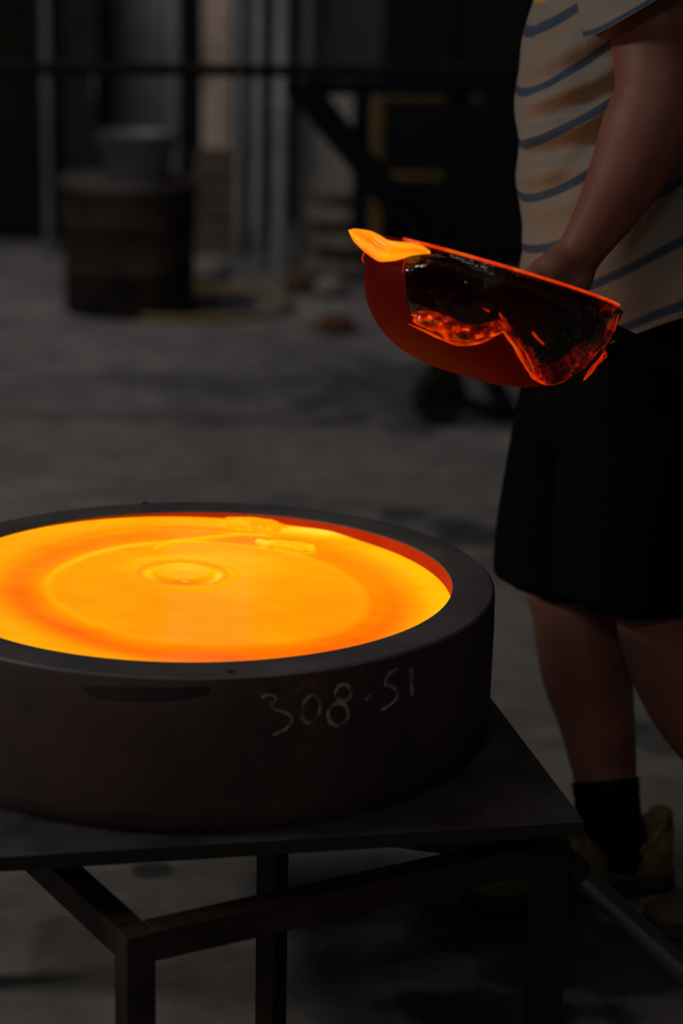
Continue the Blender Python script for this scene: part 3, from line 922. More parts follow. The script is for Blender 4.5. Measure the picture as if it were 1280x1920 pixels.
# left hand closed over the bar
K = [P3(1012, 512, 2.742), P3(1032, 506, 2.740), P3(1052, 510, 2.742), P3(1072, 518, 2.748)]
limb(body, [(P3(1072, 486, 2.768), .030), (P3(1056, 502, 2.765), .031), (P3(1040, 518, 2.758), .027)], 10, 18)
limb(body, [(P3(1066, 492, 2.756), .025), (P3(1040, 502, 2.75), .025), (P3(1014, 513, 2.75), .019)], 10, 16)
limb(body, [(P3(1086, 500, 2.762), .022), (P3(1082, 524, 2.752), .022)], 6, 14)
bar_dir = (hp[2]-hp[1]).normalized()
bar_c = hp[0].lerp(hp[1], 0.85)
for i in range(4):
    o_ = bar_c + bar_dir*(-0.030 + 0.0205*i)
    L = (0.95, 1.0, 0.97, 0.85)[i]
    top = o_ + Vector((0, 0.004, 0.024))
    fr = o_ + Vector((0, -0.0205*L, 0.006))
    un = o_ + Vector((0, -0.012*L, -0.0185))
    bk = o_ + Vector((0, 0.010*L, -0.019))
    limb(body, [(top + Vector((0.004, 0.012, 0.008)), .0105), (top + Vector((0, -.010, 0)), .0098), (fr, .0092), (un, .0086), (bk, .0078)], 14, 12)
tb = bar_c - bar_dir*0.036
limb(body, [(P3(1046, 508, 2.772), .014), (tb + Vector((0.004, .026, .016)), .0125), (tb + Vector((-.004, .022, -.004)), .0110), (tb + Vector((-.004, .006, -.020)), .0095)], 12, 12)
# right arm (far side): hangs to the bar further back
limb(body, [(sh_r, .064), (P3(1270, 60, BY + .24), .058), (P3(1330, 210, BY + .22), .050)], 12, 20)
RH = hp[-1] + Vector((0.0, 0.02, 0.0))
limb(body, [(P3(1330, 200, BY + .22), .050), (P3(1390, 380, BY + .10), .046), (P3(1430, 560, 2.90), .034), (RH + Vector((-.02, .05, .06)), .030)], 14, 20)
limb(body, [(RH + Vector((-.02, .05, .06)), .030), (RH + Vector((-.01, .02, .030)), .030)], 6, 16)
for i in range(4):
    o_ = hp[-1] - bar_dir*(0.062 - 0.0205*i)
    limb(body, [(o_ + Vector((0, .014, .030)), .0105), (o_ + Vector((0, -.012, .022)), .0098), (o_ + Vector((0, -.021, .002)), .0090), (o_ + Vector((0, -.008, -.019)), .0085)], 10, 12)
limb(body, [(RH + Vector((-.02, .03, .04)), .014), (hp[-1] - bar_dir*.078 + Vector((0, .02, .012)), .012), (hp[-1] - bar_dir*.078 + Vector((0, .012, -.016)), .010)], 8, 12)
# legs: far (right) leg forward, near (left) leg behind
AN1 = Vector((0.432, 2.985, 0.10)); 
limb(body, [(P3(1180, 680, BY + .085), .080), (P3(1120, 880, BY + .07), .078), (P3(1072, 1070, BY + .04), .070), (P3(1070, 1130, BY + .03), .064)], 16, 24)
limb(body, [(P3(1072, 1090, BY + .035), .066), (P3(1085, 1180, BY + .02), .068), (P3(1100, 1260, BY + .01), .069), (P3(1118, 1350, BY - .005), .058), (P3(1132, 1440, BY - .02), .0495), (P3(1140, 1520, 2.99), .041), (AN1 + Vector((-.012, 0, -.03)), .036)], 24, 24)
limb(body, [(AN1 + Vector((.005, 0, -.045)), .028), (AN1 + Vector((-.09, -.025, -.06)), .034), (AN1 + Vector((-.19, -.055, -.075)), .024)], 10, 16)
AN2 = Vector((0.70, 2.885, 0.10))
limb(body, [(P3(1200, 680, BY - .085), .080), (P3(1210, 880, BY - .10), .078), (P3(1240, 1090, BY - .13), .070), (P3(1252, 1150, BY - .13), .064)], 16, 24)
limb(body, [(P3(1236, 1120, BY - .13), .066), (P3(1258, 1220, BY - .135), .068), (P3(1300, 1330, BY - .14), .060), (P3(1380, 1450, BY - .143), .046), (AN2, .042), (AN2 + Vector((0, 0, -.03)), .042)], 22, 24)
limb(body, [(AN2 + Vector((.005, 0, -.045)), .028), (AN2 + Vector((-.09, -.02, -.06)), .034), (AN2 + Vector((-.18, -.04, -.075)), .024)], 10, 16)
person = obj('person', remeshed(body, 0.0052, 6), M['skin'])
tag(person, 'worker in striped beige shirt and black shorts holding the ladle', 'person')
set_origin(person, (0.5, BY, 0.0))

# shirt
NPH = 120
rows = [  # centre px, centre row, half depth px, half width m, tilt (front lower), v
    (1150, -235, 60, .085, .35, -1.3), (1165, -185, 120, .19, .60, -0.5), (1168, -125, 158, .215, .75, 0.05), (1166, -50, 180, .215, .78, 0.75), (1165, 30, 187, .208, .76, 1.50),
    (1165, 120, 188, .205, .72, 2.35), (1168, 220, 190, .207, .68, 3.3), (1173, 325, 189, .208, .62, 4.3), (1176, 430, 190, .207, .54, 5.3),
    (1182, 530, 190, .206, .45, 6.25), (1186, 574, 190, .206, .40, 6.70)]
NROW = 110
bm = bmesh.new()
uvl = bm.loops.layers.uv.new('garment')
grid = []
vco = {}
for (cx, cy, a, b, tl, v) in catmull(rows, NROW):
    c = at_y(cx, cy, BY)
    s = mpp(c)
    row = []
    for k in range(NPH):
        ph = 2*PI*k/NPH
        co, si = math.cos(ph), math.sin(ph)
        q = 0.86
        X = math.copysign(abs(co)**q, co); Y = math.copysign(abs(si)**q, si)
        # folds: pulled from the armpit down across the belly, soft drape below
        near = max(0.0, -si)
        fr = smoothstep(-0.15, 0.75, -co)
        up = math.exp(-((cy-120)/120.0)**2)
        fold = 0.015*up*near**0.7*math.sin((cy - 55*co)*0.085 + 1.2*co + 0.4) * (0.35+0.65*fr)
        fold += 0.016*math.exp(-((cy - 195 + 110*(co+0.45))/26.0)**2) * near * smoothstep(-0.9, -0.5, co) * (1-smoothstep(-0.2, 0.25, co)) * -1.0
        low = smoothstep(250, 560, cy)
        fold += 0.006*low*math.sin(5*ph + cy*0.012) + 0.0035*noise.noise(Vector((co*3, si*3, cy*0.012)))*1.6
        hx = a*s + fold*1.0
        hy = b + fold
        p = Vector((c.x + hx*X, BY + hy*Y, c.z + tl*a*s*X + 0.004*low*math.sin(3*ph)))
        vv = bm.verts.new(p)
        vco[vv] = v
        row.append(vv)
    grid.append(row)
for i in range(NROW-1):
    for k in range(NPH):
        f = bm.faces.new((grid[i][k], grid[i][(k+1) % NPH], grid[i+1][(k+1) % NPH], grid[i+1][k]))
        for l in f.loops: l[uvl].uv = (0.5, vco[l.vert])
bm.faces.new(grid[0])
# hem turned inwards
inn = [bm.verts.new(v.co + Vector(((c0.x-v.co.x)*.03, (BY-v.co.y)*.03, 0.01))) for v in grid[-1] for c0 in (at_y(1186, 582, BY),)]
for k in range(NPH):
    q = (k+1) % NPH
    f = bm.faces.new((grid[-1][k], grid[-1][q], inn[q], inn[k]))
    for l in f.loops: l[uvl].uv = (0.5, 6.65)
shirt = obj('shirt', bm, M['shirt'], person)
tag(shirt, 'beige jersey shirt with thin blue stripes')
def sleeve(ctrl, name, vs_):
    """ctrl rows: centre px, row, Y, half width px (x), half width m (y), tilt"""
    bm = bmesh.new(); uvl = bm.loops.layers.uv.new('garment')
    rws = catmull([c + (v,) for c, v in zip(ctrl, vs_)], 40)
    G, W = [], {}
    for (cx, cy, Y, a, b, tl, v) in rws:
        c = at_y(cx, cy, Y); s = mpp(c)
        r = []
        for k in range(64):
            ph = 2*PI*k/64
            wv = 1 + 0.03*math.sin(3*ph + cy*0.03)
            vv = bm.verts.new((c.x + a*s*math.cos(ph)*wv, Y + b*math.sin(ph)*wv, c.z + tl*a*s*math.cos(ph)))
            W[vv] = v; r.append(vv)
        G.append(r)
    inner_ = [bm.verts.new(v.co) for v in G[-1]]
    cN = sum((v.co for v in G[-1]), Vector())/64
    for v in inner_: v.co = cN + (v.co-cN)*0.965 + Vector((0, 0, 0.004)); W[v] = vs_[-1]
    in2 = [bm.verts.new(v.co) for v in G[24]]
    cM = sum((v.co for v in G[24]), Vector())/64
    for v in in2: v.co = cM + (v.co-cM)*0.955; W[v] = vs_[-1] - .3
    G += [inner_, in2]
    for i in range(len(G)-1):
        for k in range(64):
            f = bm.faces.new((G[i][k], G[i][(k+1) % 64], G[i+1][(k+1) % 64], G[i+1][k]))
            for l in f.loops: l[uvl].uv = (0.5, W[l.vert])
    return obj(name, bm, M['shirt'], shirt)
sleeve([(1190, -200, 2.90, 70, .05, .5), (1190, -150, 2.845, 112, .085, .55), (1204, -85, 2.81, 119, .092, .60), (1219, -26, 2.79, 121, .094, .64), (1221, -10, 2.787, 122, .0945, .65)], 'sleeve', [1.02, 1.05, 1.10, 1.36, 1.60])
sleeve([(1200, -170, BY+.14, 70, .05, .3), (1215, -110, BY+.20, 105, .08, .3), (1230, -40, BY+.235, 112, .088, .2), (1255, 20, BY+.245, 114, .09, .2), (1262, 36, BY+.246, 114, .09, .2)], 'sleeve', [1.02, 1.05, 1.10, 1.36, 1.60])

# shorts
def fabric_tube(bm, ctrl, n=40, seg=72, seed=0.0):
    """ctrl: px, row, Y, half px, half m"""
    rings = []
    for (cx, cy, Y, a, b, tl) in catmull(ctrl, n):
        c = at_y(cx, cy, Y); s = mpp(c)
        ring = []
        for k in range(seg):
            ph = 2*PI*k/seg
            w = 1 + 0.035*math.sin(4*ph + seed + cy*0.006)*smoothstep(600, 1100, cy) + 0.02*noise.noise(Vector((math.cos(ph)*2, math.sin(ph)*2, cy*0.008+seed)))
            ring.append(Vector((c.x + a*s*math.cos(ph)*w, Y + b*math.sin(ph)*w, c.z + tl*a*s*math.cos(ph))))
        rings.append(ring)
    add_loft(bm, rings)
sb = bmesh.new()
fabric_tube(sb, [(1184, 500, BY, 160, .175, .2), (1186, 560, BY, 172, .186, .2), (1188, 640, BY, 186, .192, .15), (1186, 740, BY, 186, .19, .1), (1184, 820, BY, 150, .17, .1)], 30)
fabric_tube(sb, [(1150, 640, BY+.085, 150, .10, 0), (1120, 760, BY+.08, 152, .108, 0), (1085, 880, BY+.07, 138, .108, -.05), (1060, 990, BY+.055, 128, .105, -.1), (1042, 1094, BY+.04, 114, .102, -.13)], seed=1)
fabric_tube(sb, [(1210, 640, BY-.085, 150, .10, 0), (1205, 760, BY-.085, 152, .108, 0), (1195, 880, BY-.10, 148, .11, -.05), (1190, 1000, BY-.115, 144, .108, -.05), (1188, 1122, BY-.125, 146, .108, -.05)], seed=2)
shorts = obj('shorts', remeshed(sb, 0.006, 4), M['shorts'], person)
tag(shorts, 'loose black knee length shorts')

# socks and shoes
def sock(pts, name='sock'):
    b_ = bmesh.new()
    rows_ = catmull([(p.x, p.y, p.z, r) for p, r in pts], 22)
    rr_ = [r[3]*(1 + 0.02*math.sin(i*1.9)) for i, r in enumerate(rows_)]
    add_tube(b_, [Vector(r[:3]) for r in rows_], rr_, 28)
    return obj(name, b_, M['sock'], person)
sock([(P3(1134, 1462, BY - .022), .0515), (P3(1137, 1490, BY - .03), .050), (P3(1141, 1530, 2.99), .049), (AN1 + Vector((-.008, 0, -.03)), .047), (AN1 + Vector((-.015, -.004, -.06)), .045)])
sock([(AN2 + Vector((.01, 0, .07)), .050), (AN2 + Vector((.004, 0, .03)), .048), (AN2 + Vector((0, 0, -.02)), .047), (AN2 + Vector((-.01, 0, -.06)), .045)])
def make_shoe(heel, toe, mt, label):
    heel, toe = Vector((*heel, 0)), Vector((*toe, 0))
    L = (toe-heel).length
    x = (toe-heel).normalized(); y = Vector((-x.y, x.x, 0))
    def W(s, u, z): return heel + x*(s*L) + y*u + Vector((0, 0, z))
    #        s,    half width, top height, inset of top
    prof = [(0.0, .012, .090, .4), (.012, .024, .118, .7), (.06, .033, .112, .9), (.13, .037, .088, .92), (.21, .0375, .072, .95), (.29, .0375, .070, .95), (.37, .0385, .082, .78), (.45, .041, .092, .5), (.52, .0435, .088, .42),
            (.60, .0465, .076, .42), (.70, .049, .064, .45), (.80, .0485, .056, .5), (.89, .043, .049, .5), (.95, .033, .042, .5), (.985, .020, .036, .5), (1.0, .008, .030, .4)]
    b_ = bmesh.new()
    rings = []
    for (s, w, h, ins) in catmull(prof, 54):
        z0 = .022
        arc = []
        for k in range(24):
            t = k/23*PI
            cx_ = math.cos(t); sz = math.sin(t)
            e = 0.55 + 0.45*(1-ins)
            u = math.copysign(abs(cx_)**(0.55 if ins > .6 else 0.8), cx_)*w
            arc.append(W(s, u, z0 + (h-z0)*sz**(0.5 if ins > .6 else 0.75)))
        rings.append(arc)
    add_loft(b_, rings)
    shoe = obj('shoe', b_, mt, person)
    if label: tag(shoe, label)
    def slab(z0, z1, grow, name, m_):
        q = bmesh.new()
        out = [(s, w+grow) for (s, w, h, i_) in catmull(prof, 40)]
        lo = [W(s + (grow/L)*(2*s-1), u, z0) for s, u in out] + [W(s + (grow/L)*(2*s-1), -u, z0) for s, u in reversed(out)]
        hi = [p + Vector((0, 0, z1-z0)) for p in lo]
        add_loft(q, [lo, hi])
        return obj(name, q, m_, shoe, smooth=False)
    slab(0.0, .009, .004, 'outsole', M['sole_dark'])
    slab(.009, .028, .003, 'midsole', M['sole'])
    # padded collar round the ankle opening
    cl = []
    for i in range(41):
        t = 2*PI*i/40
        s = 0.20 + 0.185*math.cos(t)
        u = 0.033*math.sin(t)
        row_ = min(catmull(prof, 54), key=lambda r: abs(r[0]-s))
        cl.append(W(s, u, row_[2] - 0.004))
    obj('collar', tube(cl, .0065, 10), mt, shoe)
    for i in range(4):
        s = .43 + .055*i
        h = .094 - .006*i - (0.004 if i > 2 else 0)
        pp = [W(s, -.027, h-.012), W(s+.01, -.012, h+.002), W(s+.012, .012, h+.002), W(s, .027, h-.012)]
        obj('lace', tube([Vector(p) for p in catmull([tuple(p) for p in pp], 10)], .0026, 8), M['lace'], shoe)
        for sg in (-1, 1):
            obj('eyelet', lathe([(.0001, 0), (.0036, 0), (.0036, .0018), (.0001, .0018)], 12, Matrix.Translation(W(s-.01, sg*.0345, h-.020)) @ Matrix.Rotation(-sg*math.radians(70), 4, x)), M['eyelet'], shoe)
    return shoe
make_shoe((0.508, 3.008), (0.196, 2.915), M['shoe'], 'olive yellow sneaker on the front foot')
make_shoe((0.775, 2.905), (0.455, 2.835), M['shoe_tan'], 'tan shoe on the rear foot')
# hair and eyes
hb_ = bmesh.new()
bmesh.ops.create_uvsphere(hb_, u_segments=36, v_segments=24, radius=1.0)
for v in list(hb_.verts):
    if v.co.z < -0.05 and v.co.x < 0.15 or v.co.x < -0.30 and v.co.z < .62 or v.co.z < -.6:
        hb_.verts.remove(v)
bmesh.ops.transform(hb_, matrix=Matrix.Translation(hd) @ Matrix.Rotation(math.radians(-18), 4, 'Y') @ Matrix.Diagonal((.107, .085, .131, 1)), verts=hb_.verts)
for v in hb_.verts: v.co += v.co.normalized()*0.004*noise.noise(v.co*60)
hair = obj('hair', hb_, M['hair'], person)
so = hair.modifiers.new('thick', 'SOLIDIFY'); so.thickness = 0.014; so.offset = -1
for sg in (-1, 1):
    e_ = bmesh.new()
    bmesh.ops.create_uvsphere(e_, u_segments=16, v_segments=10, radius=.0125, matrix=Matrix.Translation(hd + Vector((-.0835, sg*.031, .010))))
    ey_ = obj('eye', e_, M['eye'], person)
    i_ = bmesh.new()
    bmesh.ops.create_uvsphere(i_, u_segments=14, v_segments=8, radius=.0065, matrix=Matrix.Translation(hd + Vector((-.0905, sg*.0315, .008))))
    obj('iris', i_, M['hair'], ey_)

# ------------------------------------------------------------------ background of the workshop
def px_box(x0, y0, x1, y1, Y, depth, bevel=0.0):
    """box whose front face covers the pixel rectangle at distance Y"""
    a, b = at_y(x0, y1, Y), at_y(x1, y0, Y)
    return ((a.x+b.x)/2, Y + depth/2, (a.z+b.z)/2), (b.x-a.x, depth, b.z-a.z)
def standing(x0, x1, ytop, Y, depth):
    a, b = at_y(x0, 400, Y), at_y(x1, ytop, Y)
    return ((a.x+b.x)/2, Y + depth/2, b.z/2), (abs(b.x-a.x), depth, b.z)

# --- drum with lid, bucket on it
DY = 7.87
dc = at_z(230, 603, 0); dc.y += 0.0
s_ = mpp(dc)
dr_ = 131*s_
dc = Vector((dc.x, dc.y + dr_, 0))
s_ = mpp(Vector((dc.x, dc.y, .3)))
dtop = at_y(228, 335, dc.y - dr_*.2).z
drum = empty('steel_drum', dc, 'squat dark steel drum standing on the floor at the left', 'drum')
MD = Matrix.Translation(dc)
obj('drum_body', lathe([(.001, .0), (dr_*.93, 0), (dr_*.95, .02), (dr_*.95, dtop*.30), (dr_*.985, dtop*.33), (dr_*.95, dtop*.36), (dr_*.97, dtop*.64), (dr_*1.0, dtop*.67), (dr_*.97, dtop*.70), (dr_*1.0, dtop*.94), (.001, dtop*.94)], 64, MD), M['drum'], drum)
obj('drum_lid', lathe([(.001, dtop*.94), (dr_*1.02, dtop*.94), (dr_*1.03, dtop*.97), (dr_*1.02, dtop), (dr_*.99, dtop), (dr_*.97, dtop*.975), (.001, dtop*.975)], 64, MD), M['drum_rim'], drum)
hh = at_y(90, 440, dc.y)
obj('handle', tube([Vector((dc.x - dr_*.93, dc.y-.05, hh.z)), Vector((dc.x - dr_*1.12, dc.y-.05, hh.z+.006)), Vector((dc.x - dr_*1.14, dc.y+.05, hh.z+.006)), Vector((dc.x - dr_*.93, dc.y+.05, hh.z))], .012, 10), M['blackpaint'], drum)
bc = at_y(258, 330, dc.y)
bh = at_y(258, 248, dc.y).z - dtop*.975
buck = empty('bucket', (bc.x, dc.y, dtop*.975), 'grey zinc bucket standing on the drum lid', 'bucket')
MB_ = Matrix.Translation((bc.x, dc.y, dtop*.975 + .0004))
br = 72*s_
obj('bucket_body', lathe([(.001, 0), (br*.82, 0), (br*.84, .006), (br, bh-.01), (br*1.04, bh-.006), (br*1.03, bh), (br*.97, bh-.002), (br*.80, .012), (.001, .012)], 48, MB_), M['bucket'], buck)
obj('bail', tube([Vector((bc.x + br*1.0*math.cos(t), dc.y - br*.55*math.sin(t), dtop*.975 + bh*.86 - br*.25*math.sin(t))) for t in [PI*i/16 for i in range(17)]], .004, 8), M['greypipe'], buck)

# --- yellow hose coiled on the floor, with a blue tub lid inside the loop
hz_ = catmull([(268, 596), (340, 599), (430, 597), (510, 588), (548, 572), (520, 556), (450, 546), (385, 538), (360, 528)], 48)
hp_ = [at_z(x, y, .014) for x, y in hz_]
tag(set_origin(obj('hose', tube(hp_, .014, 10), M['hose']), (hp_[20].x, hp_[20].y, 0)), 'yellow hose curling over the floor beside the drum', 'hose')
tb_ = at_z(432, 573, 0)
tub = obj('tub_lid', lathe([(.001, 0), (.095, 0), (.10, .012), (.094, .022), (.085, .018), (.001, .018)], 40, Matrix.Translation(tb_)), M['bluetub'])
tag(set_origin(tub, tb_), 'dark blue round tub lid lying inside the yellow hose loop', 'lid')

# --- left: brown steel door leaf, grey post, slate cabinet, corrugated sheet
def cabinet(name, x0, x1, ytop, Y, depth, m, label, cat, doors=2, handle=True):
    c, s = standing(x0, x1, ytop, Y, depth)
    e = empty(name, (c[0], c[1], 0), label, cat)
    obj('body', box(c, s, None, .006), m, e, smooth=False)
    for i in range(doors):
        w = s[0]/doors
        cx = c[0] - s[0]/2 + w*(i+.5)
        d = obj('door', box((cx, Y - .011, c[2]+.03), (w-.012, .020, s[2]-.10), None, .004), m, e, smooth=False)
        if handle:
            hx = cx + (w*.38 if i % 2 == 0 else -w*.38)
            obj('handle', tube([Vector((hx, Y-.022, c[2]-.06)), Vector((hx, Y-.045, c[2]-.05)), Vector((hx, Y-.045, c[2]+.05)), Vector((hx, Y-.022, c[2]+.06))], .006, 8), M['darkpipe'], d)
    return e
cabinet('steel_cabinet', -190, 78, -170, 9.9, .5, M['brown'], 'tall dark brown steel cabinet at the left edge', 'cabinet')
cabinet('steel_locker', 108, 186, -150, 9.6, .5, M['slate'], 'narrow slate grey locker behind the drum', 'locker', doors=1)
def pipe(px, Y, r, ytop, m, label, flange=True):
    a = at_y(px, 450, Y); t = Vector((a.x, Y, 4.5))
    e = empty('standing_pipe', (a.x, Y, 0), label, 'pipe', 'upright pipes along the back of the workshop')
    obj('pipe_shaft', tube([Vector((a.x, Y, .012)), Vector((a.x, Y, t.z*.5)), Vector((a.x, Y, t.z))], r, 20), m, e)
    obj('base_flange', lathe([(.001, 0), (r*1.7, 0), (r*1.7, .014), (.001, .014)], 24, Matrix.Translation((a.x, Y, 0))), m, e, smooth='auto')
    for fz2 in (.17, .40, .70):
        obj('clamp', lathe([(r*.98, fz2*t.z*.9), (r*1.18, fz2*t.z*.9), (r*1.18, fz2*t.z*.9+.03), (r*.98, fz2*t.z*.9+.03)], 24, Matrix.Translation((a.x, Y, 0)), close=True), m, e, smooth='auto')
    return e
pipe(92, 9.45, .020, -260, M['darkpipe'], 'thin grey upright pipe between brown cabinet and locker')
pipe(447, 9.2, .016, -260, M['greypipe'], 'thinnest grey upright pipe beside the pink plaster pillar')
pipe(481, 9.2, .024, -260, M['greypipe'], 'middle grey upright pipe right of the plaster pillar')
pipe(524, 9.1, .032, -260, M['greypipe'], 'thickest and brightest grey upright pipe behind the rail')
pipe(574, 9.4, .030, -260, M['darkpipe'], 'dull dark upright pipe just left of the blue trestle')
# corrugated sheet
a, b = at_y(192, 262, 10.2), at_y(338, -250, 10.2)
cs = bmesh.new()
NX = 64
fv, bv = [], []
for i in range(NX+1):
    x = a.x + (b.x-a.x)*i/NX
    y = 10.2 + 0.028*math.sin(i/NX*2*PI*5)
    fv.append((cs.verts.new((x, y, 0.30)), cs.verts.new((x, y, b.z))))
    bv.append((cs.verts.new((x, y+.004, 0.30)), cs.verts.new((x, y+.004, b.z))))
for i in range(NX):
    cs.faces.new((fv[i][0], fv[i+1][0], fv[i+1][1], fv[i][1])); cs.faces.new((bv[i][0], bv[i][1], bv[i+1][1], bv[i+1][0]))
    for k in (0, 1): cs.faces.new((fv[i][k], fv[i+1][k], bv[i+1][k], bv[i][k]))
sheet = empty('corrugated_panel', ((a.x+b.x)/2, 10.2, 0), 'pale grey corrugated metal panel behind the bucket', 'panel')
obj('sheet', cs, M['sheet'], sheet)
for px in (200, 330):
    q = at_y(px, 300, 10.26)
    obj('foot_post', beam((q.x, 10.26, 0), (q.x, 10.26, b.z), .04, .03), M['blackpaint'], sheet, smooth=False)
# dark column and plaster pillar
c, s = standing(342, 376, -250, 10.06, .12)
c, s = (c[0], c[1], 2.25), (s[0], s[1], 4.5)
colm = empty('steel_column', (c[0], c[1], 0), 'black steel column left of the pink plaster pillar', 'column')
for dy_ in (-.05, .05):
    obj('flange', box((c[0], c[1]+dy_, c[2]), (s[0], .014, s[2])), M['blackpaint'], colm, smooth=False)
obj('web', box((c[0], c[1], c[2]), (.02, .086, s[2])), M['blackpaint'], colm, smooth=False)
obj('base_plate', box((c[0], c[1], .008), (s[0]*1.5, .16, .016)), M['blackpaint'], colm, smooth=False)
c, s = standing(378, 436, -250, 10.0, .3)
c, s = (c[0], c[1], 2.25), (s[0], s[1], 4.5)
pil = empty('plaster_pillar', (c[0], c[1], 0), 'pink beige plaster pillar left of the grey pipes', 'pillar')
obj('shaft', box(c, s, None, .012), M['plaster'], pil, smooth=False)
obj('plinth', box((c[0], c[1], .12), (s[0]+.05, .36, .24), None, .01), M['plaster'], pil, smooth=False)
# wooden crate in front of the pillar
c, s = standing(366, 440, 296, 9.45, .3)
cr = empty('wooden_crate', (c[0], c[1], 0), 'brown slatted wooden crate in front of the plaster pillar', 'crate')
nb = 5
for i in range(nb):
    hgt = s[2]/nb
    obj('slat', box((c[0], c[1]-s[1]/2, hgt*(i+.5)), (s[0], .015, hgt*.86), None, .002), M['crate'], cr, smooth=False)
    obj('slat', box((c[0], c[1]+s[1]/2, hgt*(i+.5)), (s[0], .015, hgt*.86), None, .002), M['crate'], cr, smooth=False)
for sx in (-1, 1):
    obj('end_board', box((c[0]+sx*(s[0]/2-.012), c[1], s[2]/2), (.02, s[1]-.018, s[2]), None, .002), M['crate'], cr, smooth=False)
obj('lid_board', box((c[0], c[1], s[2]+.006), (s[0]+.01, s[1]+.02, .012), None, .002), M['crate'], cr, smooth=False)

def sack(x, y, Y, wx, dy, h, m, label, group=None, z0=0.0, seed=1.0, name='sack', cat='sack'):
    a = at_y(x, y, Y)
    q = bmesh.new()
    bmesh.ops.create_uvsphere(q, u_segments=32, v_segments=18, radius=1.0)
    for v in q.verts:
        d = v.co.copy()
        X = math.copysign(abs(d.x)**.6, d.x); Yv = math.copysign(abs(d.y)**.6, d.y); Z = math.copysign(abs(d.z)**.75, d.z)
        f = 1 + .10*noise.noise(d*2 + Vector((seed*3, 0, 0)))
        v.co = Vector((a.x + X*wx/2*f, Y + Yv*dy/2*f, z0 + h/2 + Z*h/2*(f if Z > 0 else 1)))
    o = obj(name, q, m)
    set_origin(o, (a.x, Y, z0))
    return tag(o, label, cat, group)
sack(395, 460, 8.9, .16, .26, .085, M['white_sack'], 'pale sack lying on the floor below the wooden crate', seed=2)
# stack of paper sacks behind the brace
SY = 9.0
zt = 0.0
sg_ = 'paper sacks stacked behind the blue brace'
nm = ['bottom brown paper sack of the stack behind the blue brace', 'second brown paper sack from the floor in the stack behind the brace', 'third brown paper sack from the floor in the stack behind the brace', 'topmost brown paper sack of the stack behind the blue brace']
for i in range(4):
    sack(645 + (-8, 6, -4, 8)[i], 400, SY, .30, .34, .098, M['sack'], nm[i], sg_, z0=zt, seed=3+i)
    zt += .109
sack(620, 455, 8.5, .12, .2, .075, M['white_sack'], 'small pale sack on the floor in front of the stacked sacks', seed=11)
sack(560, 470, 8.6, .12, .18, .07, M['orange_thing'], 'reddish brown lump of clay on the floor beside the thick grey pipe', seed=13, name='clay_lump', cat='clay')
sack(632, 552, 7.7, .13, .16, .06, M['orange_thing'], 'orange brown lump of clay on the floor nearest behind the ladle', seed=17, name='clay_lump', cat='clay')
sack(592, 545, 7.8, .09, .14, .05, M['white_sack'], 'small pale rag bundle on the floor beside the orange clay', seed=19, name='rag', cat='rag')
# pale board leaning behind the trestle
bp_, bs_ = px_box(585, 168, 662, 250, 9.3, .02)
bd = obj('pale_board', box((bp_[0], bp_[1], bp_[2]/1.0*.5 + bs_[2]*.25), (bs_[0], .02, (bp_[2]+bs_[2]/2)), None, .003), M['paper'], smooth=False)
zmin = min(v.co.z for v in bd.data.vertices)
bd.data.transform(Matrix.Translation((0, 0, -zmin)))
set_origin(bd, (bp_[0], bp_[1], 0))
tag(bd, 'pale upright board standing behind the blue brace', 'board')

# --- blue rolling trestle: long black top rail, posts, brace, wheels
GY = 6.35
tr = empty('rolling_trestle', (at_y(760, 600, GY).x, GY, 0), 'dark blue rolling trestle with diagonal brace and long black top rail', 'trestle')
def bar_px(name, x0, y0, x1, y1, Y0, Y1, w, m, tube_=False):
    p, q = at_y(x0, y0, Y0), at_y(x1, y1, Y1)
    if tube_: return obj(name, tube([p, p.lerp(q, .5), q], w/2, 14), m, tr)
    return obj(name, beam(p, q, w, w), m, tr, smooth=False)
bar_px('top_rail', -420, 124, 1500, 142, GY, GY, .036, M['blackpaint'], True)
bar_px('upper_rail', 535, 164, 1010, 168, GY+.02, GY+.02, .036, M['blue'])
def post(px, ytop, Y, w, zb=0.0, m='blue'):
    a = at_y(px, 500, Y); t = at_y(px, ytop, Y)
    return obj('post', beam((a.x, Y, zb), (a.x, Y, t.z), w, w), M[m], tr, smooth=False)
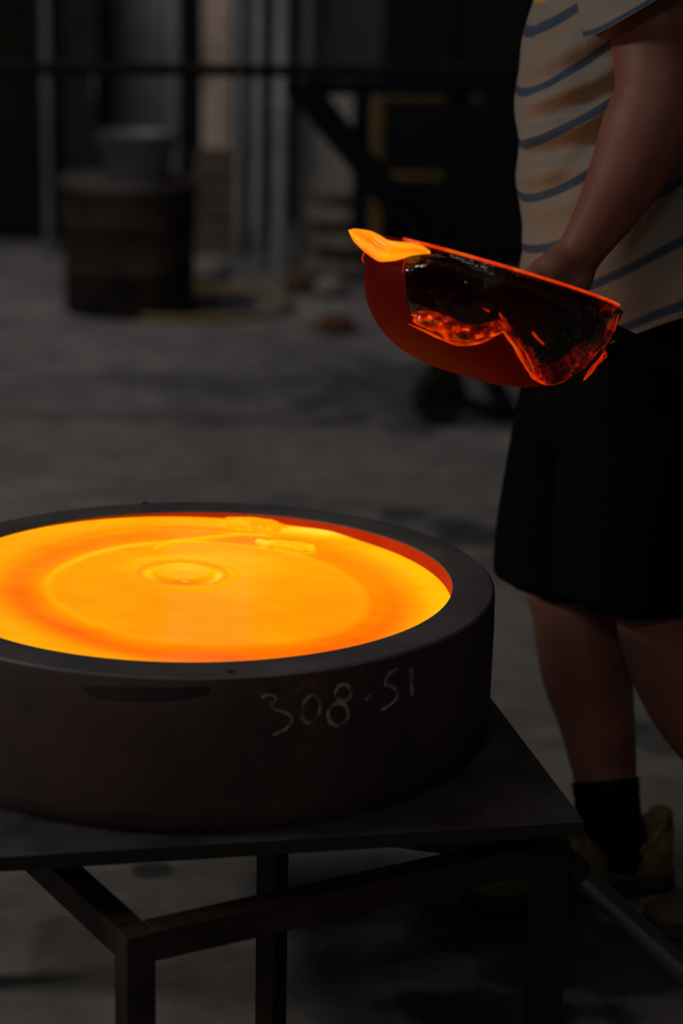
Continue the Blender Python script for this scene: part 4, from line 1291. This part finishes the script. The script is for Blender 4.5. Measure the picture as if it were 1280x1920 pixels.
def caster(x, Y, r):
    obj('wheel', lathe([(.001, -.02), (r*.55, -.02), (r*.62, -.026), (r*.95, -.024), (r, -.014), (r, .014), (r*.95, .024), (r*.62, .026), (r*.55, .02), (.001, .02)], 36, Matrix.Translation((x, Y, r)) @ Matrix.Rotation(math.radians(22), 4, 'Z') @ Matrix.Rotation(PI/2, 4, 'X')), M['rubber'], tr)
    f = bmesh.new()
    add_box(f, (x, Y-.0, r*2.05), (.07, .05, .01)); add_box(f, (x-.034, Y, r*1.5), (.006, .035, r*1.2)); add_box(f, (x+.034, Y, r*1.5), (.006, .035, r*1.2))
    obj('fork', f, M['blackpaint'], tr, smooth=False)
WR_ = .085
wx = at_z(822, 796, 0)
caster(wx.x, wx.y + .02, WR_)
caster(at_z(1010, 730, 0).x + .1, GY + .25, WR_)
post(672, 150, GY+.03, .042, .52)
bar_px('brace', 563, 160, 790, 440, GY, GY, .082, M['blue'])
bar_px('brace', 790, 440, 960, 790, GY, GY-.12, .045, M['blue'])
post(848, 150, GY+.05, .070, 0.0)
bar_px('foot_beam', 826, 742, 962, 782, GY-.18, GY-.12, .034, M['blue'])
obj('wheel_bracket', beam((wx.x, wx.y+.02, WR_*2.05), at_y(848, 640, GY+.05), .04, .04), M['blackpaint'], tr, smooth=False)
post(-300, 124, GY, .05, 0.0, 'blackpaint')
post(1480, 142, GY, .05, 0.0, 'blackpaint')
# --- yellow tube frame further back
YF = 8.4
yf = empty('yellow_frame', (at_y(745, 400, YF).x, YF, 0), 'yellow tubular frame seen behind the blue trestle', 'frame')
def yb(x0, y0, x1, y1, w=.042, name='tube'):
    p, q = at_y(x0, y0, YF), at_y(x1, y1, YF)
    obj(name, tube([p, p.lerp(q, .5), q], w/2, 12), M['yellow'], yf)
pz = at_y(712, 180, YF)
obj('upright', tube([Vector((pz.x, YF, 0)), Vector((pz.x, YF, pz.z*.5)), Vector((pz.x, YF, pz.z))], .026, 14), M['yellow'], yf)
pz2 = at_y(862, 182, YF)
obj('upright', tube([Vector((pz2.x, YF, 0)), Vector((pz2.x, YF, pz2.z*.5)), Vector((pz2.x, YF, pz2.z))], .018, 14), M['yellow'], yf)
yb(712, 180, 905, 182, .036, 'cross_tube'); yb(712, 330, 862, 332, .026, 'cross_tube')
# dark machine housing filling the back behind the trestle
cabinet('machine_housing', 715, 1150, -220, 9.3, .8, M['blackpaint'], 'big black machine housing behind the yellow frame', 'machine', doors=3)
